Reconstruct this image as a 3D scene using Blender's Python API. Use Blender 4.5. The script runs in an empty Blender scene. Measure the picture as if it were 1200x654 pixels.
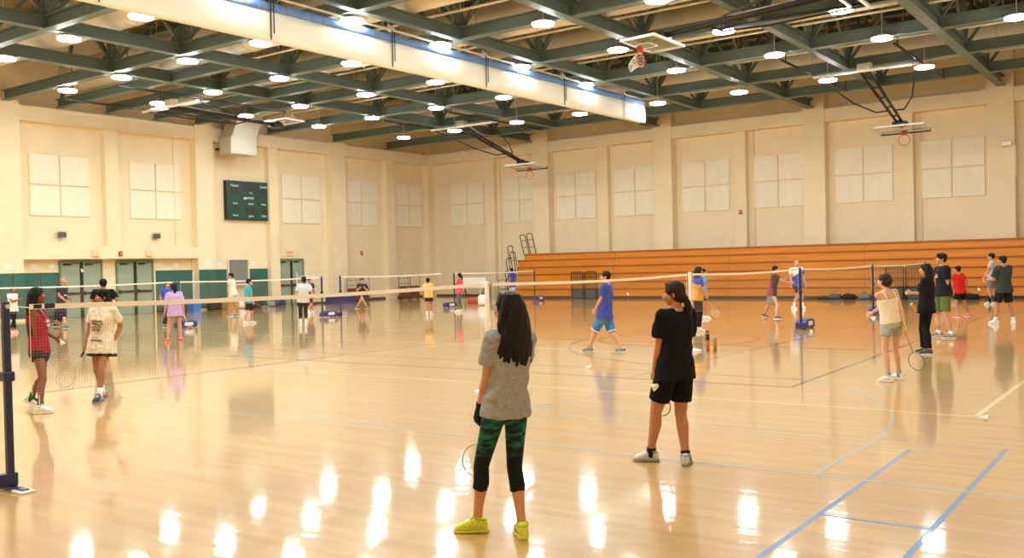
import bpy, math, random
from math import sin, cos, pi, radians as R_, sqrt, hypot
from mathutils import Vector as V, Matrix, noise
rnd = random.Random(7)
SC = bpy.context.scene
COL = SC.collection

# ------------------------------------------------------------------ camera, light, exposure
FPX = 1095.8; YAW = .62765; PITCH = -.01325; ROLL = -.023936; CZ = 1.75
_cy, _sy, _cp, _sp = cos(YAW), sin(YAW), cos(PITCH), sin(PITCH)
CF = V((-_sy*_cp, _cy*_cp, _sp)); _r = V((_cy, _sy, 0)); _u = _r.cross(CF)
CR = cos(ROLL)*_r + sin(ROLL)*_u; CU = -sin(ROLL)*_r + cos(ROLL)*_u
cam_d = bpy.data.cameras.new('camera'); cam = bpy.data.objects.new('camera', cam_d); COL.objects.link(cam)
cam_d.sensor_width = 36; cam_d.lens = 36*FPX/1200; cam_d.clip_end = 200
cam.matrix_world = Matrix(((CR.x, CU.x, -CF.x, 0), (CR.y, CU.y, -CF.y, 0), (CR.z, CU.z, -CF.z, CZ), (0, 0, 0, 1)))
SC.camera = cam
w = bpy.data.worlds.new('world'); SC.world = w; w.use_nodes = True
w.node_tree.nodes['Background'].inputs[0].default_value = (1, .95, .88, 1)
w.node_tree.nodes['Background'].inputs[1].default_value = .25
SC.view_settings.view_transform = 'Standard'; SC.view_settings.look = 'None'
SC.view_settings.gamma = 1; SC.view_settings.use_curve_mapping = False
SC.view_settings.exposure = 0.45
LAMP_STRENGTH = 82.0
SC.cycles.use_denoising = True
SC.cycles.max_bounces = 8; SC.cycles.diffuse_bounces = 5; SC.cycles.glossy_bounces = 4
SC.cycles.transparent_max_bounces = 16
SC.cycles.sample_clamp_indirect = 8

def ray(x, y): return CF + CR*((x-600)/FPX) - CU*((y-327)/FPX)
def at(x, y, D):                                   # point on the sight line at horizontal distance D
    d = ray(x, y); return V((0, 0, CZ)) + d*(D/hypot(d.x, d.y))
def on_floor(x, y, z=0.0):
    d = ray(x, y); return V((0, 0, CZ)) + d*((z-CZ)/d.z)

# ------------------------------------------------------------------ materials
def lin(h):
    h = h.lstrip('#'); c = [int(h[i:i+2], 16)/255 for i in (0, 2, 4)]
    return tuple(x/12.92 if x <= .04045 else ((x+.055)/1.055)**2.4 for x in c)+(1,)
MATS = {}
def mat(name, hexc, rough=.6, metal=0, var=.0, scale=8, bump=0, coat=0, emit=0, spec=.5, stretch=None, alpha=1):
    if name in MATS: return MATS[name]
    m = bpy.data.materials.new(name); m.use_nodes = True; n = m.node_tree.nodes; l = m.node_tree.links
    p = n['Principled BSDF']; c = lin(hexc)
    p.inputs['Base Color'].default_value = c; p.inputs['Roughness'].default_value = rough
    p.inputs['Metallic'].default_value = metal; p.inputs['Specular IOR Level'].default_value = spec
    p.inputs['Coat Weight'].default_value = coat
    if alpha < 1: p.inputs['Alpha'].default_value = alpha
    if emit:
        p.inputs['Emission Color'].default_value = c; p.inputs['Emission Strength'].default_value = emit
    if var or bump:
        tc = n.new('ShaderNodeTexCoord'); mp = n.new('ShaderNodeMapping'); nz = n.new('ShaderNodeTexNoise')
        if stretch: mp.inputs['Scale'].default_value = stretch
        l.new(tc.outputs['Object'], mp.inputs[0]); l.new(mp.outputs[0], nz.inputs['Vector'])
        nz.inputs['Scale'].default_value = scale; nz.inputs['Detail'].default_value = 5
        if var:
            rp = n.new('ShaderNodeValToRGB'); e = rp.color_ramp.elements
            e[0].position = .3; e[1].position = .7
            e[0].color = tuple(max(0, x*(1-var)) for x in c[:3])+(1,); e[1].color = tuple(min(1, x*(1+var)) for x in c[:3])+(1,)
            l.new(nz.outputs['Fac'], rp.inputs[0]); l.new(rp.outputs[0], p.inputs['Base Color'])
        if bump:
            b = n.new('ShaderNodeBump'); b.inputs['Strength'].default_value = bump; b.inputs['Distance'].default_value = .01
            l.new(nz.outputs['Fac'], b.inputs['Height']); l.new(b.outputs[0], p.inputs['Normal'])
    MATS[name] = m; return m

def glass_mat(name, hexc, alpha):
    m = bpy.data.materials.new(name); m.use_nodes = True; n = m.node_tree.nodes; l = m.node_tree.links
    p = n['Principled BSDF']; p.inputs['Base Color'].default_value = lin(hexc); p.inputs['Roughness'].default_value = .05
    t = n.new('ShaderNodeBsdfTransparent'); mx = n.new('ShaderNodeMixShader'); mx.inputs[0].default_value = alpha
    l.new(t.outputs[0], mx.inputs[1]); l.new(p.outputs[0], mx.inputs[2]); l.new(mx.outputs[0], n['Material Output'].inputs[0])
    MATS[name] = m; return m

def floor_mat():
    m = bpy.data.materials.new('maple_floor'); m.use_nodes = True; n = m.node_tree.nodes; l = m.node_tree.links
    p = n['Principled BSDF']; tc = n.new('ShaderNodeTexCoord')
    br = n.new('ShaderNodeTexBrick'); br.offset = .37; br.inputs['Scale'].default_value = 1
    br.inputs['Brick Width'].default_value = 2.1; br.inputs['Row Height'].default_value = .085
    br.inputs['Mortar Size'].default_value = .0012; br.inputs['Bias'].default_value = 0
    br.inputs['Color1'].default_value = lin('d2a868'); br.inputs['Color2'].default_value = lin('ca9f5e'); br.inputs['Mortar'].default_value = lin('b59257')
    l.new(tc.outputs['Object'], br.inputs['Vector'])
    mp = n.new('ShaderNodeMapping'); mp.inputs['Scale'].default_value = (.35, 3.2, 1); nz = n.new('ShaderNodeTexNoise')
    nz.inputs['Scale'].default_value = 2.2; nz.inputs['Detail'].default_value = 6
    l.new(tc.outputs['Object'], mp.inputs[0]); l.new(mp.outputs[0], nz.inputs['Vector'])
    rp = n.new('ShaderNodeValToRGB'); rp.color_ramp.elements[0].position = .3; rp.color_ramp.elements[1].position = .7
    rp.color_ramp.elements[0].color = (.9, .88, .84, 1); rp.color_ramp.elements[1].color = (1.06, 1.05, 1.03, 1)
    l.new(nz.outputs['Fac'], rp.inputs[0])
    mx = n.new('ShaderNodeMix'); mx.data_type = 'RGBA'; mx.blend_type = 'MULTIPLY'; mx.inputs[0].default_value = 1
    l.new(br.outputs['Color'], mx.inputs[6]); l.new(rp.outputs[0], mx.inputs[7]); l.new(mx.outputs[2], p.inputs['Base Color'])
    p.inputs['Roughness'].default_value = .32; p.inputs['Specular IOR Level'].default_value = .35
    p.inputs['Coat Weight'].default_value = 1; p.inputs['Coat Roughness'].default_value = .065; p.inputs['Coat IOR'].default_value = 1.36
    mp2 = n.new('ShaderNodeMapping'); mp2.inputs['Scale'].default_value = (.5, 6, 1); n2 = n.new('ShaderNodeTexNoise')
    n2.inputs['Scale'].default_value = 1.6; n2.inputs['Detail'].default_value = 2
    l.new(tc.outputs['Object'], mp2.inputs[0]); l.new(mp2.outputs[0], n2.inputs['Vector'])
    b = n.new('ShaderNodeBump'); b.inputs['Strength'].default_value = .05; b.inputs['Distance'].default_value = .02
    l.new(n2.outputs['Fac'], b.inputs['Height']); l.new(b.outputs[0], p.inputs['Coat Normal'])
    return m
M_floor = floor_mat()
M_wall = mat('cream_paint', 'eddbb9', .75, var=.03, scale=1.2)
M_panel = mat('acoustic_cloth', 'f0e6cf', .9, var=.04, scale=3, stretch=(1, 6, .3))
M_roof = mat('tan_deck', 'ab9878', .7, var=.05, scale=2)
M_steel = mat('green_grey_steel', '62736c', .5, var=.06, scale=3)
M_duct = mat('duct_metal', 'ddd0b6', .5, var=.05, scale=2)
M_galv = mat('galvanised_sheet', 'c9c2b0', .4, metal=.3)
M_pipe = mat('white_pipe', 'd8cfb4', .5)
M_door = mat('door_paint', '93a08c', .45, var=.03)
M_dframe = mat('door_frame_paint', '75805f', .5)
M_dark = mat('black_metal', '1c1c1e', .45)
M_white = mat('white_plastic', 'f1ede4', .5)
M_whitem = mat('white_metal', 'efeeea', .35)
M_pad = mat('green_wall_pad', '2f6157', .55, var=.05, scale=2)
M_orange = mat('bleacher_wood', 'cb7810', .35, var=.13, scale=2.5, stretch=(.25, 1, 5), coat=.3)
M_nosing_shade = mat('bleacher_nosing_shade', '9c520c', .35, var=.1, scale=2.5, stretch=(.25, 1, 5), coat=.3)  # bleacher wood browned: shadow lines between rows painted into the nosing colour
M_base = mat('rubber_base', '33302c', .6)
M_curt = mat('white_curtain', 'f4ecdc', .7, var=.02, scale=2)
M_curtb = mat('blue_curtain_mesh', '6d8ec8', .7, var=.15, scale=3, stretch=(1, 3, 1))
M_lens = mat('lamp_lens', 'eff7f3', .4, emit=LAMP_STRENGTH)
M_alu = mat('aluminium', 'c8c9c6', .3, metal=.8)
M_red = mat('red_paint', 'b3241c', .4)
M_rim = mat('orange_rim', 'd0392a', .4)
M_net = mat('net_cord', 'a58a6a', .8)
M_cordw = mat('white_cord', 'f0e9da', .8)
M_tape = mat('net_tape_cloth', 'f3ece0', .75)
M_navy = mat('navy_enamel', '1b2350', .35)
M_blue = mat('blue_plastic', '222a7c', .45)
M_glassb = glass_mat('backboard_glass', 'cfd8cc', .22)
M_lineblue = mat('blue_line_paint', '5b8fd0', .3, coat=1)
M_linegrey = mat('grey_line_paint', '8c8b80', .3, coat=1)
M_linepale = mat('pale_blue_line', 'aeb3a8', .3, coat=1)
M_linedark = mat('dark_line_paint', '6d6350', .3, coat=1)
M_linecream = mat('cream_line_paint', 'f6e2a8', .3, coat=1)

# ------------------------------------------------------------------ mesh builder
class MB:
    def __init__(s): s.v = []; s.f = []
    def add(s, vs, fs):
        o = len(s.v); s.v += [tuple(x) for x in vs]; s.f += [tuple(i+o for i in f) for f in fs]; return s
    def box(s, x0, x1, y0, y1, z0, z1):
        vs = [(x, y, z) for z in (z0, z1) for y in (y0, y1) for x in (x0, x1)]
        return s.add(vs, [(0, 2, 3, 1), (4, 5, 7, 6), (0, 1, 5, 4), (2, 6, 7, 3), (0, 4, 6, 2), (1, 3, 7, 5)])
    def bbox(s, x0, x1, y0, y1, z0, z1, b=.01):      # box with bevelled long edges
        def ring(z, i): return [(x0+i, y0+b, z), (x0+b, y0+i, z), (x1-b, y0+i, z), (x1-i, y0+b, z), (x1-i, y1-b, z), (x1-b, y1-i, z), (x0+b, y1-i, z), (x0+i, y1-b, z)]
        rs = [ring(z0, b*.6), ring(z0+b, 0), ring(z1-b, 0), ring(z1, b*.6)]
        return s.rings(rs)
    def rings(s, rs, caps=True, closed=False):
        n = len(rs[0]); vs = [p for r in rs for p in r]; fs = []
        for k in range(len(rs)-1 + (1 if closed else 0)):
            a = k*n; b = ((k+1) % len(rs))*n
            for i in range(n): j = (i+1) % n; fs.append((a+i, a+j, b+j, b+i))
        if caps and not closed:
            fs.append(tuple(range(n-1, -1, -1))); e = (len(rs)-1)*n; fs.append(tuple(range(e, e+n)))
        return s.add(vs, fs)
    def cyl(s, p0, p1, r0, r1=None, n=12, caps=True):
        p0, p1 = V(p0), V(p1); r1 = r0 if r1 is None else r1
        d = (p1-p0).normalized(); a = d.orthogonal().normalized(); b = d.cross(a)
        return s.rings([[p+(a*cos(2*pi*i/n)+b*sin(2*pi*i/n))*r for i in range(n)] for p, r in ((p0, r0), (p1, r1))], caps)
    def tube(s, pts, r, n=8, closed=False):
        pts = [V(p) for p in pts]; rs = []; m = len(pts); a = None
        for i, p in enumerate(pts):
            t = (pts[(i+1) % m]-pts[i-1]) if closed else (pts[min(i+1, m-1)]-pts[max(i-1, 0)])
            t.normalize()
            a = t.orthogonal().normalized() if a is None else (a-t*a.dot(t)).normalized()
            b = t.cross(a); rs.append([p+(a*cos(2*pi*k/n)+b*sin(2*pi*k/n))*r for k in range(n)])
        return s.rings(rs, True, closed)
    def ell(s, c, rx, ry, rz, ax=None, nu=16, nv=10):
        c = V(c); X, Y, Z = ax or (V((1, 0, 0)), V((0, 1, 0)), V((0, 0, 1)))
        vs = [c-Z*rz]; fs = []
        for j in range(1, nv):
            t = -pi/2+pi*j/nv
            for i in range(nu): q = 2*pi*i/nu; vs.append(c+X*rx*cos(t)*cos(q)+Y*ry*cos(t)*sin(q)+Z*rz*sin(t))
        vs.append(c+Z*rz); e = len(vs)-1
        for i in range(nu): fs.append((0, 1+(i+1) % nu, 1+i))
        for j in range(nv-2):
            for i in range(nu): a = 1+j*nu+i; b = 1+j*nu+(i+1) % nu; fs.append((a, b, b+nu, a+nu))
        o = 1+(nv-2)*nu
        for i in range(nu): fs.append((o+i, o+(i+1) % nu, e))
        return s.add(vs, fs)
    def cap(s, p0, p1, r0, r1, n=14):                 # tapered capsule
        s.cyl(p0, p1, r0, r1, n); s.ell(p0, r0, r0, r0, nu=n, nv=8); s.ell(p1, r1, r1, r1, nu=n, nv=8); return s
    def loft(s, secs, n=24, power=2.0):               # secs: (centre, X, rx, Y, ry)
        rs = []
        for c, X, rx, Y, ry in secs:
            q = []
            for i in range(n):
                t = 2*pi*i/n; a, b = cos(t), sin(t)
                q.append(c+X*(rx*math.copysign(abs(a)**(2/power), a))+Y*(ry*math.copysign(abs(b)**(2/power), b)))
            rs.append(q)
        return s.rings(rs)
    def plate(s, pts, axis, t):                       # extrude polygon by vector
        pts = [V(p) for p in pts]; axis = V(axis)*t
        return s.rings([pts, [p+axis for p in pts]])
    def build(s, name, m, parent=None, smooth=False, loc=None):
        me = bpy.data.meshes.new(name); me.from_pydata([tuple(v) for v in s.v], [], s.f)
        me.update()
        if smooth: me.shade_smooth() if hasattr(me, 'shade_smooth') else [setattr(p, 'use_smooth', True) for p in me.polygons]
        o = bpy.data.objects.new(name, me); COL.objects.link(o); me.materials.append(m)
        if parent: o.parent = parent
        if loc: o.location = loc
        return o
def recalc(o):
    import bmesh
    bm = bmesh.new(); bm.from_mesh(o.data); bmesh.ops.recalc_face_normals(bm, faces=bm.faces); bm.to_mesh(o.data); bm.free(); return o
def tag(o, label=None, cat=None, group=None, kind=None):
    if label: o['label'] = label
    if cat: o['category'] = cat
    if group: o['group'] = group
    if kind: o['kind'] = kind
    return o
def empty(name, loc, label, cat, group=None, rz=0):
    o = bpy.data.objects.new(name, None); COL.objects.link(o); o.location = loc; o.rotation_euler = (0, 0, rz); o.empty_display_size = .1
    return tag(o, label, cat, group)
def dup(root, loc, label, rz=None, group=None):
    r = root.copy(); COL.objects.link(r); r.location = loc; r['label'] = label
    if rz is not None: r.rotation_euler = (0, 0, rz)
    if group: r['group'] = group
    for ch in list(root.children):
        c = ch.copy(); COL.objects.link(c); c.parent = r
        for g in list(ch.children):
            d = g.copy(); COL.objects.link(d); d.parent = c
    return r
def text(name, body, size, m, parent, loc, rot, ext=.004, align='CENTER'):
    c = bpy.data.curves.new(name, 'FONT'); c.body = body; c.size = size; c.extrude = ext; c.align_x = align; c.align_y = 'CENTER'
    o = bpy.data.objects.new(name, c); COL.objects.link(o); c.materials.append(m); dg = bpy.context.evaluated_depsgraph_get(); me = bpy.data.meshes.new_from_object(o.evaluated_get(dg)); me.materials.clear(); me.materials.append(m)
    bpy.data.objects.remove(o); o = bpy.data.objects.new(name, me); COL.objects.link(o)
    o.parent = parent; o.location = loc; o.rotation_euler = rot
    return o
ORD = ['first', 'second', 'third', 'fourth', 'fifth', 'sixth', 'seventh', 'eighth', 'ninth', 'tenth', 'eleventh', 'twelfth']
S = 'structure'

# ------------------------------------------------------------------ room shell
XL, YB, XR, YF, ZC = -39.0, 44.95, 1.6, -3.0, 12.2
XC, YCF = -38.5, 44.42        # column fronts
fl = tag(MB().box(XL-.3, XR+.3, YF-.3, YB+.3, -.2, 0).build('floor', M_floor), 'glossy pale maple gym floor', kind=S)
tag(MB().box(XL-.3, XL, YF, YB, 0, ZC+.4).build('wall_left', M_wall), kind=S)
tag(MB().box(XL-.3, XR+.3, YB, YB+.3, 0, ZC+.4).build('wall_back', M_wall), kind=S)
tag(MB().box(XR, XR+.3, YF, YB, 0, ZC+.4).build('wall_right', M_wall), kind=S)
tag(MB().box(XL-.3, XR+.3, YF-.3, YF, 0, ZC+.4).build('wall_front', M_wall), kind=S)
# corrugated roof deck, flutes along y
mb = MB(); pts = []; x = XL-.2; P_ = .3
while x < XR+.2:
    pts += [(x, 0), (x+.11, 0), (x+.15, .08), (x+.26, .08)]; x += P_
mb.rings([[V((a, y, ZC+b)) for a, b in pts]+[V((pts[-1][0], y, ZC+.3)), V((pts[0][0], y, ZC+.3))] for y in (YF-.2, YB+.2)])
tag(mb.build('ceiling', M_roof), 'tan corrugated roof deck', kind=S)
trim_n = [0]
def trim(mb, m, label=None):
    trim_n[0] += 1; return tag(mb.build('trim_%d' % trim_n[0], m), label, kind=S)
for (a, b) in ((9.3, 10.3), (18.2, 19.2), (27.5, 28.5), (36.25, 37.3)): trim(MB().box(XL, XC, a, b, 0, ZC), M_wall)
trim(MB().box(XL, XC, YCF-.1, YB, 0, ZC), M_wall)
for (a, b) in ((13.6, 14.2), (22.95, 23.6), (32.0, 32.6), (40.8, 41.5)): trim(MB().box(XL, XL+.35, a, b, 3.05 if 19 < a < 28 else 0, 8.25), M_wall)
for c in (-30.05, -22.33, -14.4, -6.45): trim(MB().box(c-.52, c+.52, YCF, YB, 0, ZC), M_wall)
for (a, b) in ((-34.25, -33.55), (-26.35, -25.75), (-18.45, -17.85), (-10.55, -10.0), (-2.9, -2.3)): trim(MB().box(a, b, YB-.35, YB, 0, 8.25), M_wall)
def segs(lo, hi, cuts):
    out = []; p = lo
    for a, b in cuts: out.append((p, a)); p = b
    return out+[(p, hi)]
for a, b in segs(YF, YCF-.1, ((9.3, 10.3), (18.2, 19.2), (27.5, 28.5), (36.25, 37.3))): trim(MB().box(XL, XC-.05, a, b, 8.22, 8.83), M_wall)
for a, b in segs(XC, XR, ((-30.57, -29.53), (-22.85, -21.81), (-14.92, -13.88), (-6.97, -5.93))): trim(MB().box(a, b, YCF+.05, YB, 8.22, 8.83), M_wall)
trim(MB().box(XL, XC, 19.2, 27.5, 2.52, 3.06), M_wall)
# conduits beside the pilasters
for i, xx in enumerate((-33.3, -17.55, -9.75)): trim(MB().cyl((xx, YB-.06, 1), (xx, YB-.06, 8.2), .03, n=8), M_wall)
for yy in (26.6,): trim(MB().cyl((XL+.05, yy, 3.06), (XL+.05, yy, 8.2), .03, n=8), M_wall)
for a, b in ((YF, 20.8), (25.4, 27.5), (28.5, 32.6), (34.5, YCF-.1)): tag(MB().box(XL, XL+.025, a, b, 0, .12).build('baseboard_left', M_base), kind=S)
tag(MB().box(XC, -30.6, YB-.025, YB, 0, .12).build('baseboard_back', M_base), kind=S)
# doors
def double_door(n, y0, y1, h=2.46):
    xw = XL+.002
    d = bpy.data.objects.new('door_%d' % n, None); COL.objects.link(d); d.location = (xw, y0, 0); tag(d, kind=S)
    W = y1-y0
    f = MB().box(0, .09, 0, .07, 0, h).box(0, .09, W-.07, W, 0, h).box(0, .09, .07, W-.07, h-.08, h); f.build('door_frame', M_dframe, d)
    MB().box(0, .1, W/2-.06, W/2+.06, 0, h-.08).build('mullion', M_dark, d)
    for a, b in ((.075, W/2-.065), (W/2+.065, W-.075)):
        l = MB().box(.01, .055, a, b, .01, h-.09).build('door_leaf', M_door, d)
        MB().bbox(.056, .13, a+.03, b-.03, 1.0, 1.09, .015).box(.056, .12, a+.02, a+.12, .97, 1.12).build('panic_bar', M_dark, l)
        MB().box(.056, .12, a+.1, a+.42, h-.2, h-.13).cyl((.1, a+.4, h-.15), (.1, b-.1, h-.1), .012, n=8).build('door_closer', M_dark, l)
double_door(1, 20.9, 22.85); double_door(2, 23.5, 25.35); double_door(3, 32.7, 34.45)
# shutter hatch
wn = bpy.data.objects.new('window_1', None); COL.objects.link(wn); wn.location = (XL, 29.55, 1.2); tag(wn, kind=S)
m = MB()
for i in range(13): m.cyl((.04, .05+i*.09, 0), (.04, .05+i*.09, 1.22), .045, n=8)
m.build('rolling_shutter', mat('shutter_grey', '87897f', .5), wn)
MB().box(0, .12, -.06, 0, 0, 1.28).box(0, .12, 1.18, 1.24, 0, 1.28).box(0, .12, 0, 1.18, 1.22, 1.28).build('window_frame', M_wall, wn)
MB().bbox(0, .3, -.1, 1.28, -.06, 0, .01).build('window_sill', M_white, wn)
# wall pads
pads = [(-39.0, 16.6, 18.18), (-39.0, 19.22, 20.05), (-39.0, 20.07, 20.88), (-39.0, 25.42, 26.4), (-39.0, 26.42, 27.46), (-39.0, 28.52, 29.45), (-39.0, 30.85, 31.9), (-39.0, 31.92, 32.62)]
plab = ['left of the concrete column at the far left edge', 'right of the leftmost column', 'against the left jamb of the leftmost double doors', 'against the right jamb of the second double doors',
        'between the second double doors and the scoreboard-side column', 'left of the grey rolling shutter', 'right of the grey rolling shutter', 'against the left jamb of the double doors under the exit sign']
for (x, a, b), lb in zip(pads, plab):
    t = empty('wall_pad', (XL, a, .12), 'dark green wall pad '+lb, 'wall pad')
    MB().bbox(.002, .055, 0, b-a, 0, 1.84, .02).build('cushion', M_pad, t)
    MB().box(.002, .06, 0, b-a, 1.84, 1.88).build('top_strip', M_wall, t)
for a, b, lb in ((18.2, 18.69, 'left half of the leftmost column'), (18.71, 19.2, 'right half of the leftmost column'), (27.5, 27.99, 'left half of the column by the second double doors'), (28.01, 28.5, 'right half of the column left of the scoreboard')):
    t = empty('wall_pad', (XC, a, .12), 'dark green wall pad on the '+lb, 'wall pad')
    MB().bbox(.002, .055, 0, b-a, 0, 1.84, .02).build('cushion', M_pad, t)
    MB().box(.002, .06, 0, b-a, 1.84, 1.88).build('top_strip', M_wall, t)
for yy in (25.4, 27.48, 32.66): trim(MB().box(XL, XL+.1, yy-.03, yy+.03, 0, 2.45), M_wall)

# court lines painted on the floor
LZ = [.001]
def line(x0, y0, x1, y1, wd, m):
    a, b = V((x0, y0, 0)), V((x1, y1, 0)); d = (b-a).normalized(); n = V((-d.y, d.x, 0))*wd/2
    LZ[0] += .00006; o = MB().plate([a-n, b-n, b+n, a+n], (0, 0, 1), LZ[0]).build('court_line', m, fl); o['kind'] = S
def arc(cx, cy, r, a0, a1, wd, m, n=40):
    LZ[0] += .00006; q = [R_(a0+(a1-a0)*i/n) for i in range(n+1)]; mb = MB()
    for i in range(n):
        mb.plate([(cx+rr*cos(t), cy+rr*sin(t), 0) for rr, t in ((r-wd/2, q[i]), (r+wd/2, q[i]), (r+wd/2, q[i+1]), (r-wd/2, q[i+1]))], (0, 0, 1), LZ[0])
    o = mb.build('court_line', m, fl); o['kind'] = S
line(-2.08, 2, -2.08, 9.0, .04, M_lineblue); line(-1.36, 2, -1.36, 9.4, .04, M_lineblue)
line(-2.08, 6.39, -1.36, 6.39, .04, M_lineblue)
line(-7.2, 8.97, -1.36, 8.97, .035, M_linepale); line(-7.2, 9.38, -1.36, 9.38, .035, M_linepale)
line(-12.5, 7.55, 1.4, 7.55, .05, M_linepale)
line(-6.0, 6.39, -6.0, 6.4, .04, M_linepale)
line(-6.5, 8.0, -6.5, 12.4, .04, M_linepale)
arc(-8.33, 9.13, 5.87, -6, 64, .05, M_linepale); line(-2.49, 7.55, -2.49, 8.55, .05, M_linepale)
line(-4.46, 12.62, -4.8, 30.0, .06, M_linedark); line(-4.46, 12.62, -24, 12.4, .05, M_linedark)
line(-1.9, 11.15, -1.86, 16.5, .06, M_linecream); line(-1.9, 11.15, -14, 11.15, .035, M_linecream)
arc(-6.34, 19.56, 5.2, 95, 265, .05, M_linedark); arc(-9.5, 19.5, 1.8, 0, 360, .05, M_linedark)
line(-4.6, 13.5, -24, 14.1, .04, M_linegrey); line(-5, 18.3, -24, 19.3, .045, M_linedark); line(-7.0, 12.7, -7.0, 34, .05, M_linegrey)
line(-24, 17.2, -9.0, 16.3, .04, M_linecream); line(-19.3, 13, -19.3, 36, .06, M_linegrey); line(-14.6, 6, -14.6, 12.4, .05, M_linecream)
arc(-19.8, 22.3, 1.83, 0, 360, .06, mat('teal_line_paint', '7fa39a', .3, coat=1)); line(-6.95, 9.62, -6.56, 9.9, .12, M_linepale)

# ------------------------------------------------------------------ roof steel
GX = [-2.35-4.05*i for i in range(8)]              # girders that run towards the bleachers
GY = [45.35-4.45*i for i in range(1, 9)]           # girders that run from wall to wall the other way
def ibeam(mb, a, b, z0, h, fw, tw=.03, ft=.035):
    a, b = V((a[0], a[1], 0)), V((b[0], b[1], 0)); d = (b-a).normalized(); n = V((-d.y, d.x, 0))
    for (wd, lo, hi) in ((fw, z0, z0+ft), (tw, z0+ft, z0+h-ft), (fw, z0+h-ft, z0+h)):
        mb.rings([[p-n*wd/2+V((0, 0, lo)), p+n*wd/2+V((0, 0, lo)), p+n*wd/2+V((0, 0, hi)), p-n*wd/2+V((0, 0, hi))] for p in (a, b)])
def strut(mb, a, b, wd):
    a, b = V(a), V(b); d = (b-a).normalized(); x = d.orthogonal().normalized(); y = d.cross(x)
    if abs(d.z) < .999: y = V((-d.y, d.x, 0)).normalized(); x = y.cross(d)
    mb.rings([[p+x*i*wd/2+y*j*wd/2 for i, j in ((-1, -1), (1, -1), (1, 1), (-1, 1))] for p in (a, b)])
ZB, ZT = 8.9, 11.75
YS = 9.7
for i, gx in enumerate(GX):
    big = i in (1, 3, 5, 7)
    g = empty('roof_girder', (gx, YS, ZB), 'green-grey steel roof girder running towards the bleacher wall, %s from the left wall' % ORD[len(GX)-1-i], 'roof girder')
    m = MB(); ibeam(m, (0, 0), (0, YCF-YS-.02 if big else 40.9-YS), 0, .42 if big else .38, .34 if big else .26); m.build('bottom_chord', M_steel, g)
    m = MB(); ibeam(m, (0, 0), (0, YCF-YS-.02), ZT-ZB, .35, .26); m.build('top_chord', M_steel, g)
    for k, gy in enumerate(GY):
        y = gy-YS
        if y < 0: continue
        m = MB(); strut(m, (0, y, .36), (0, y, ZT-ZB), .17)
        m.plate([(-.015, y-.45, .4), (-.015, y+.45, .4), (-.015, y+.12, .95), (-.015, y-.12, .95)], (1, 0, 0), .03)
        m.build('web_post', M_steel, g)
        for sgn in (-1, 1):
            m = MB(); strut(m, (0, y+.12*sgn, .45), (0, y+2.2*sgn, ZT-ZB), .1); m.build('web_diagonal', M_steel, g)
for k, gy in enumerate(GY):
    if gy < 13: continue
    g = empty('roof_girder', (XL, gy, ZB), 'green-grey steel roof girder running parallel to the bleacher wall, %s from it' % ORD[k], 'roof girder')
    big = k in (1, 3, 5)
    m = MB(); e0 = .5 if k % 2 else .36
    ibeam(m, (e0, 0), (XR-XL-.1, 0), .01, .4, .3); m.build('bottom_chord', M_steel, g)
    m = MB(); ibeam(m, (.5, 0), (XR-XL-.1, 0), ZT-ZB+.02, .3, .24); m.build('top_chord', M_steel, g)
    for i, gx in enumerate(GX):
        for sgn in (-1, 1):
            x = gx-XL; 
            m = MB(); strut(m, (x+.14*sgn, 0, .42), (x+2.0*sgn, 0, ZT-ZB+.02), .1); m.build('web_diagonal', M_steel, g)
for y0, lb in ((20.95, 'left of the scoreboard-side pilaster'), (25.5, 'above the second double doors')):
    g = empty('roof_joist', (XL, y0, ZB), 'short steel roof joist off the left wall, '+lb, 'roof joist')
    m = MB(); ibeam(m, (.3, 0), (-26.8-XL, 0), .01, .36, .26); m.build('bottom_chord', M_steel, g)
    for x in (.6,): m = MB(); strut(m, (x, 0, .35), (x+1.0, 0, ZT-ZB), .12); m.build('web_diagonal', M_steel, g)
for i in range(10):
    y = 43.1-4.45*i/1.0
    if y < 12: break
    o = MB(); ibeam(o, (XL+.1, y), (XR-.1, y), 11.95, .22, .14)
    tag(o.build('roof_purlin', M_steel), 'thin steel purlin under the roof deck, %s from the bleacher wall' % ORD[i], 'purlin')
for i, (y, r) in enumerate(((38.7, .66), (29.75, .66), (25.3, .62), (20.9, .66), (16.4, .66))):
    t = empty('air_duct', (XL+1.6, y, 10.02), 'long round beige air duct high in the roof steel, %s from the bleacher wall' % ORD[i], 'air duct')
    m = MB(); m.cyl((0, 0, 0), (XR-XL-2.2, 0, 0), r, n=28); m.build('duct_tube', M_duct, t, True)
    for k in range(11):
        x = 1.2+k*3.4; MB().cyl((x, 0, 0), (x+.07, 0, 0), r+.025, n=28).build('duct_collar', M_duct, t, True)
    for k in range(7):
        x = 2.0+k*5.4; MB().cyl((x, 0, r), (x, 0, ZC-10.0), .012, n=6).build('hanger_rod', M_pipe, t)
for i, (y, z) in enumerate(((39.9, 9.55), (35.4, 9.6), (31.0, 9.55), (26.4, 9.6), (22.2, 9.55))):
    t = empty('sprinkler_pipe', (XL+.5, y, z), 'thin white sprinkler pipe under the roof, %s from the bleacher wall' % ORD[i], 'pipe')
    MB().cyl((0, 0, 0), (XR-XL-.6, 0, 0), .045, n=8).build('pipe', M_pipe, t, True)
    m = MB()
    for k in range(12): m.cyl((1.5+k*3.2, 0, .03), (1.5+k*3.2, 0, ZC-z+.02), .01, n=6)
    m.build('hanger_rods', M_pipe, t)
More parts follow.
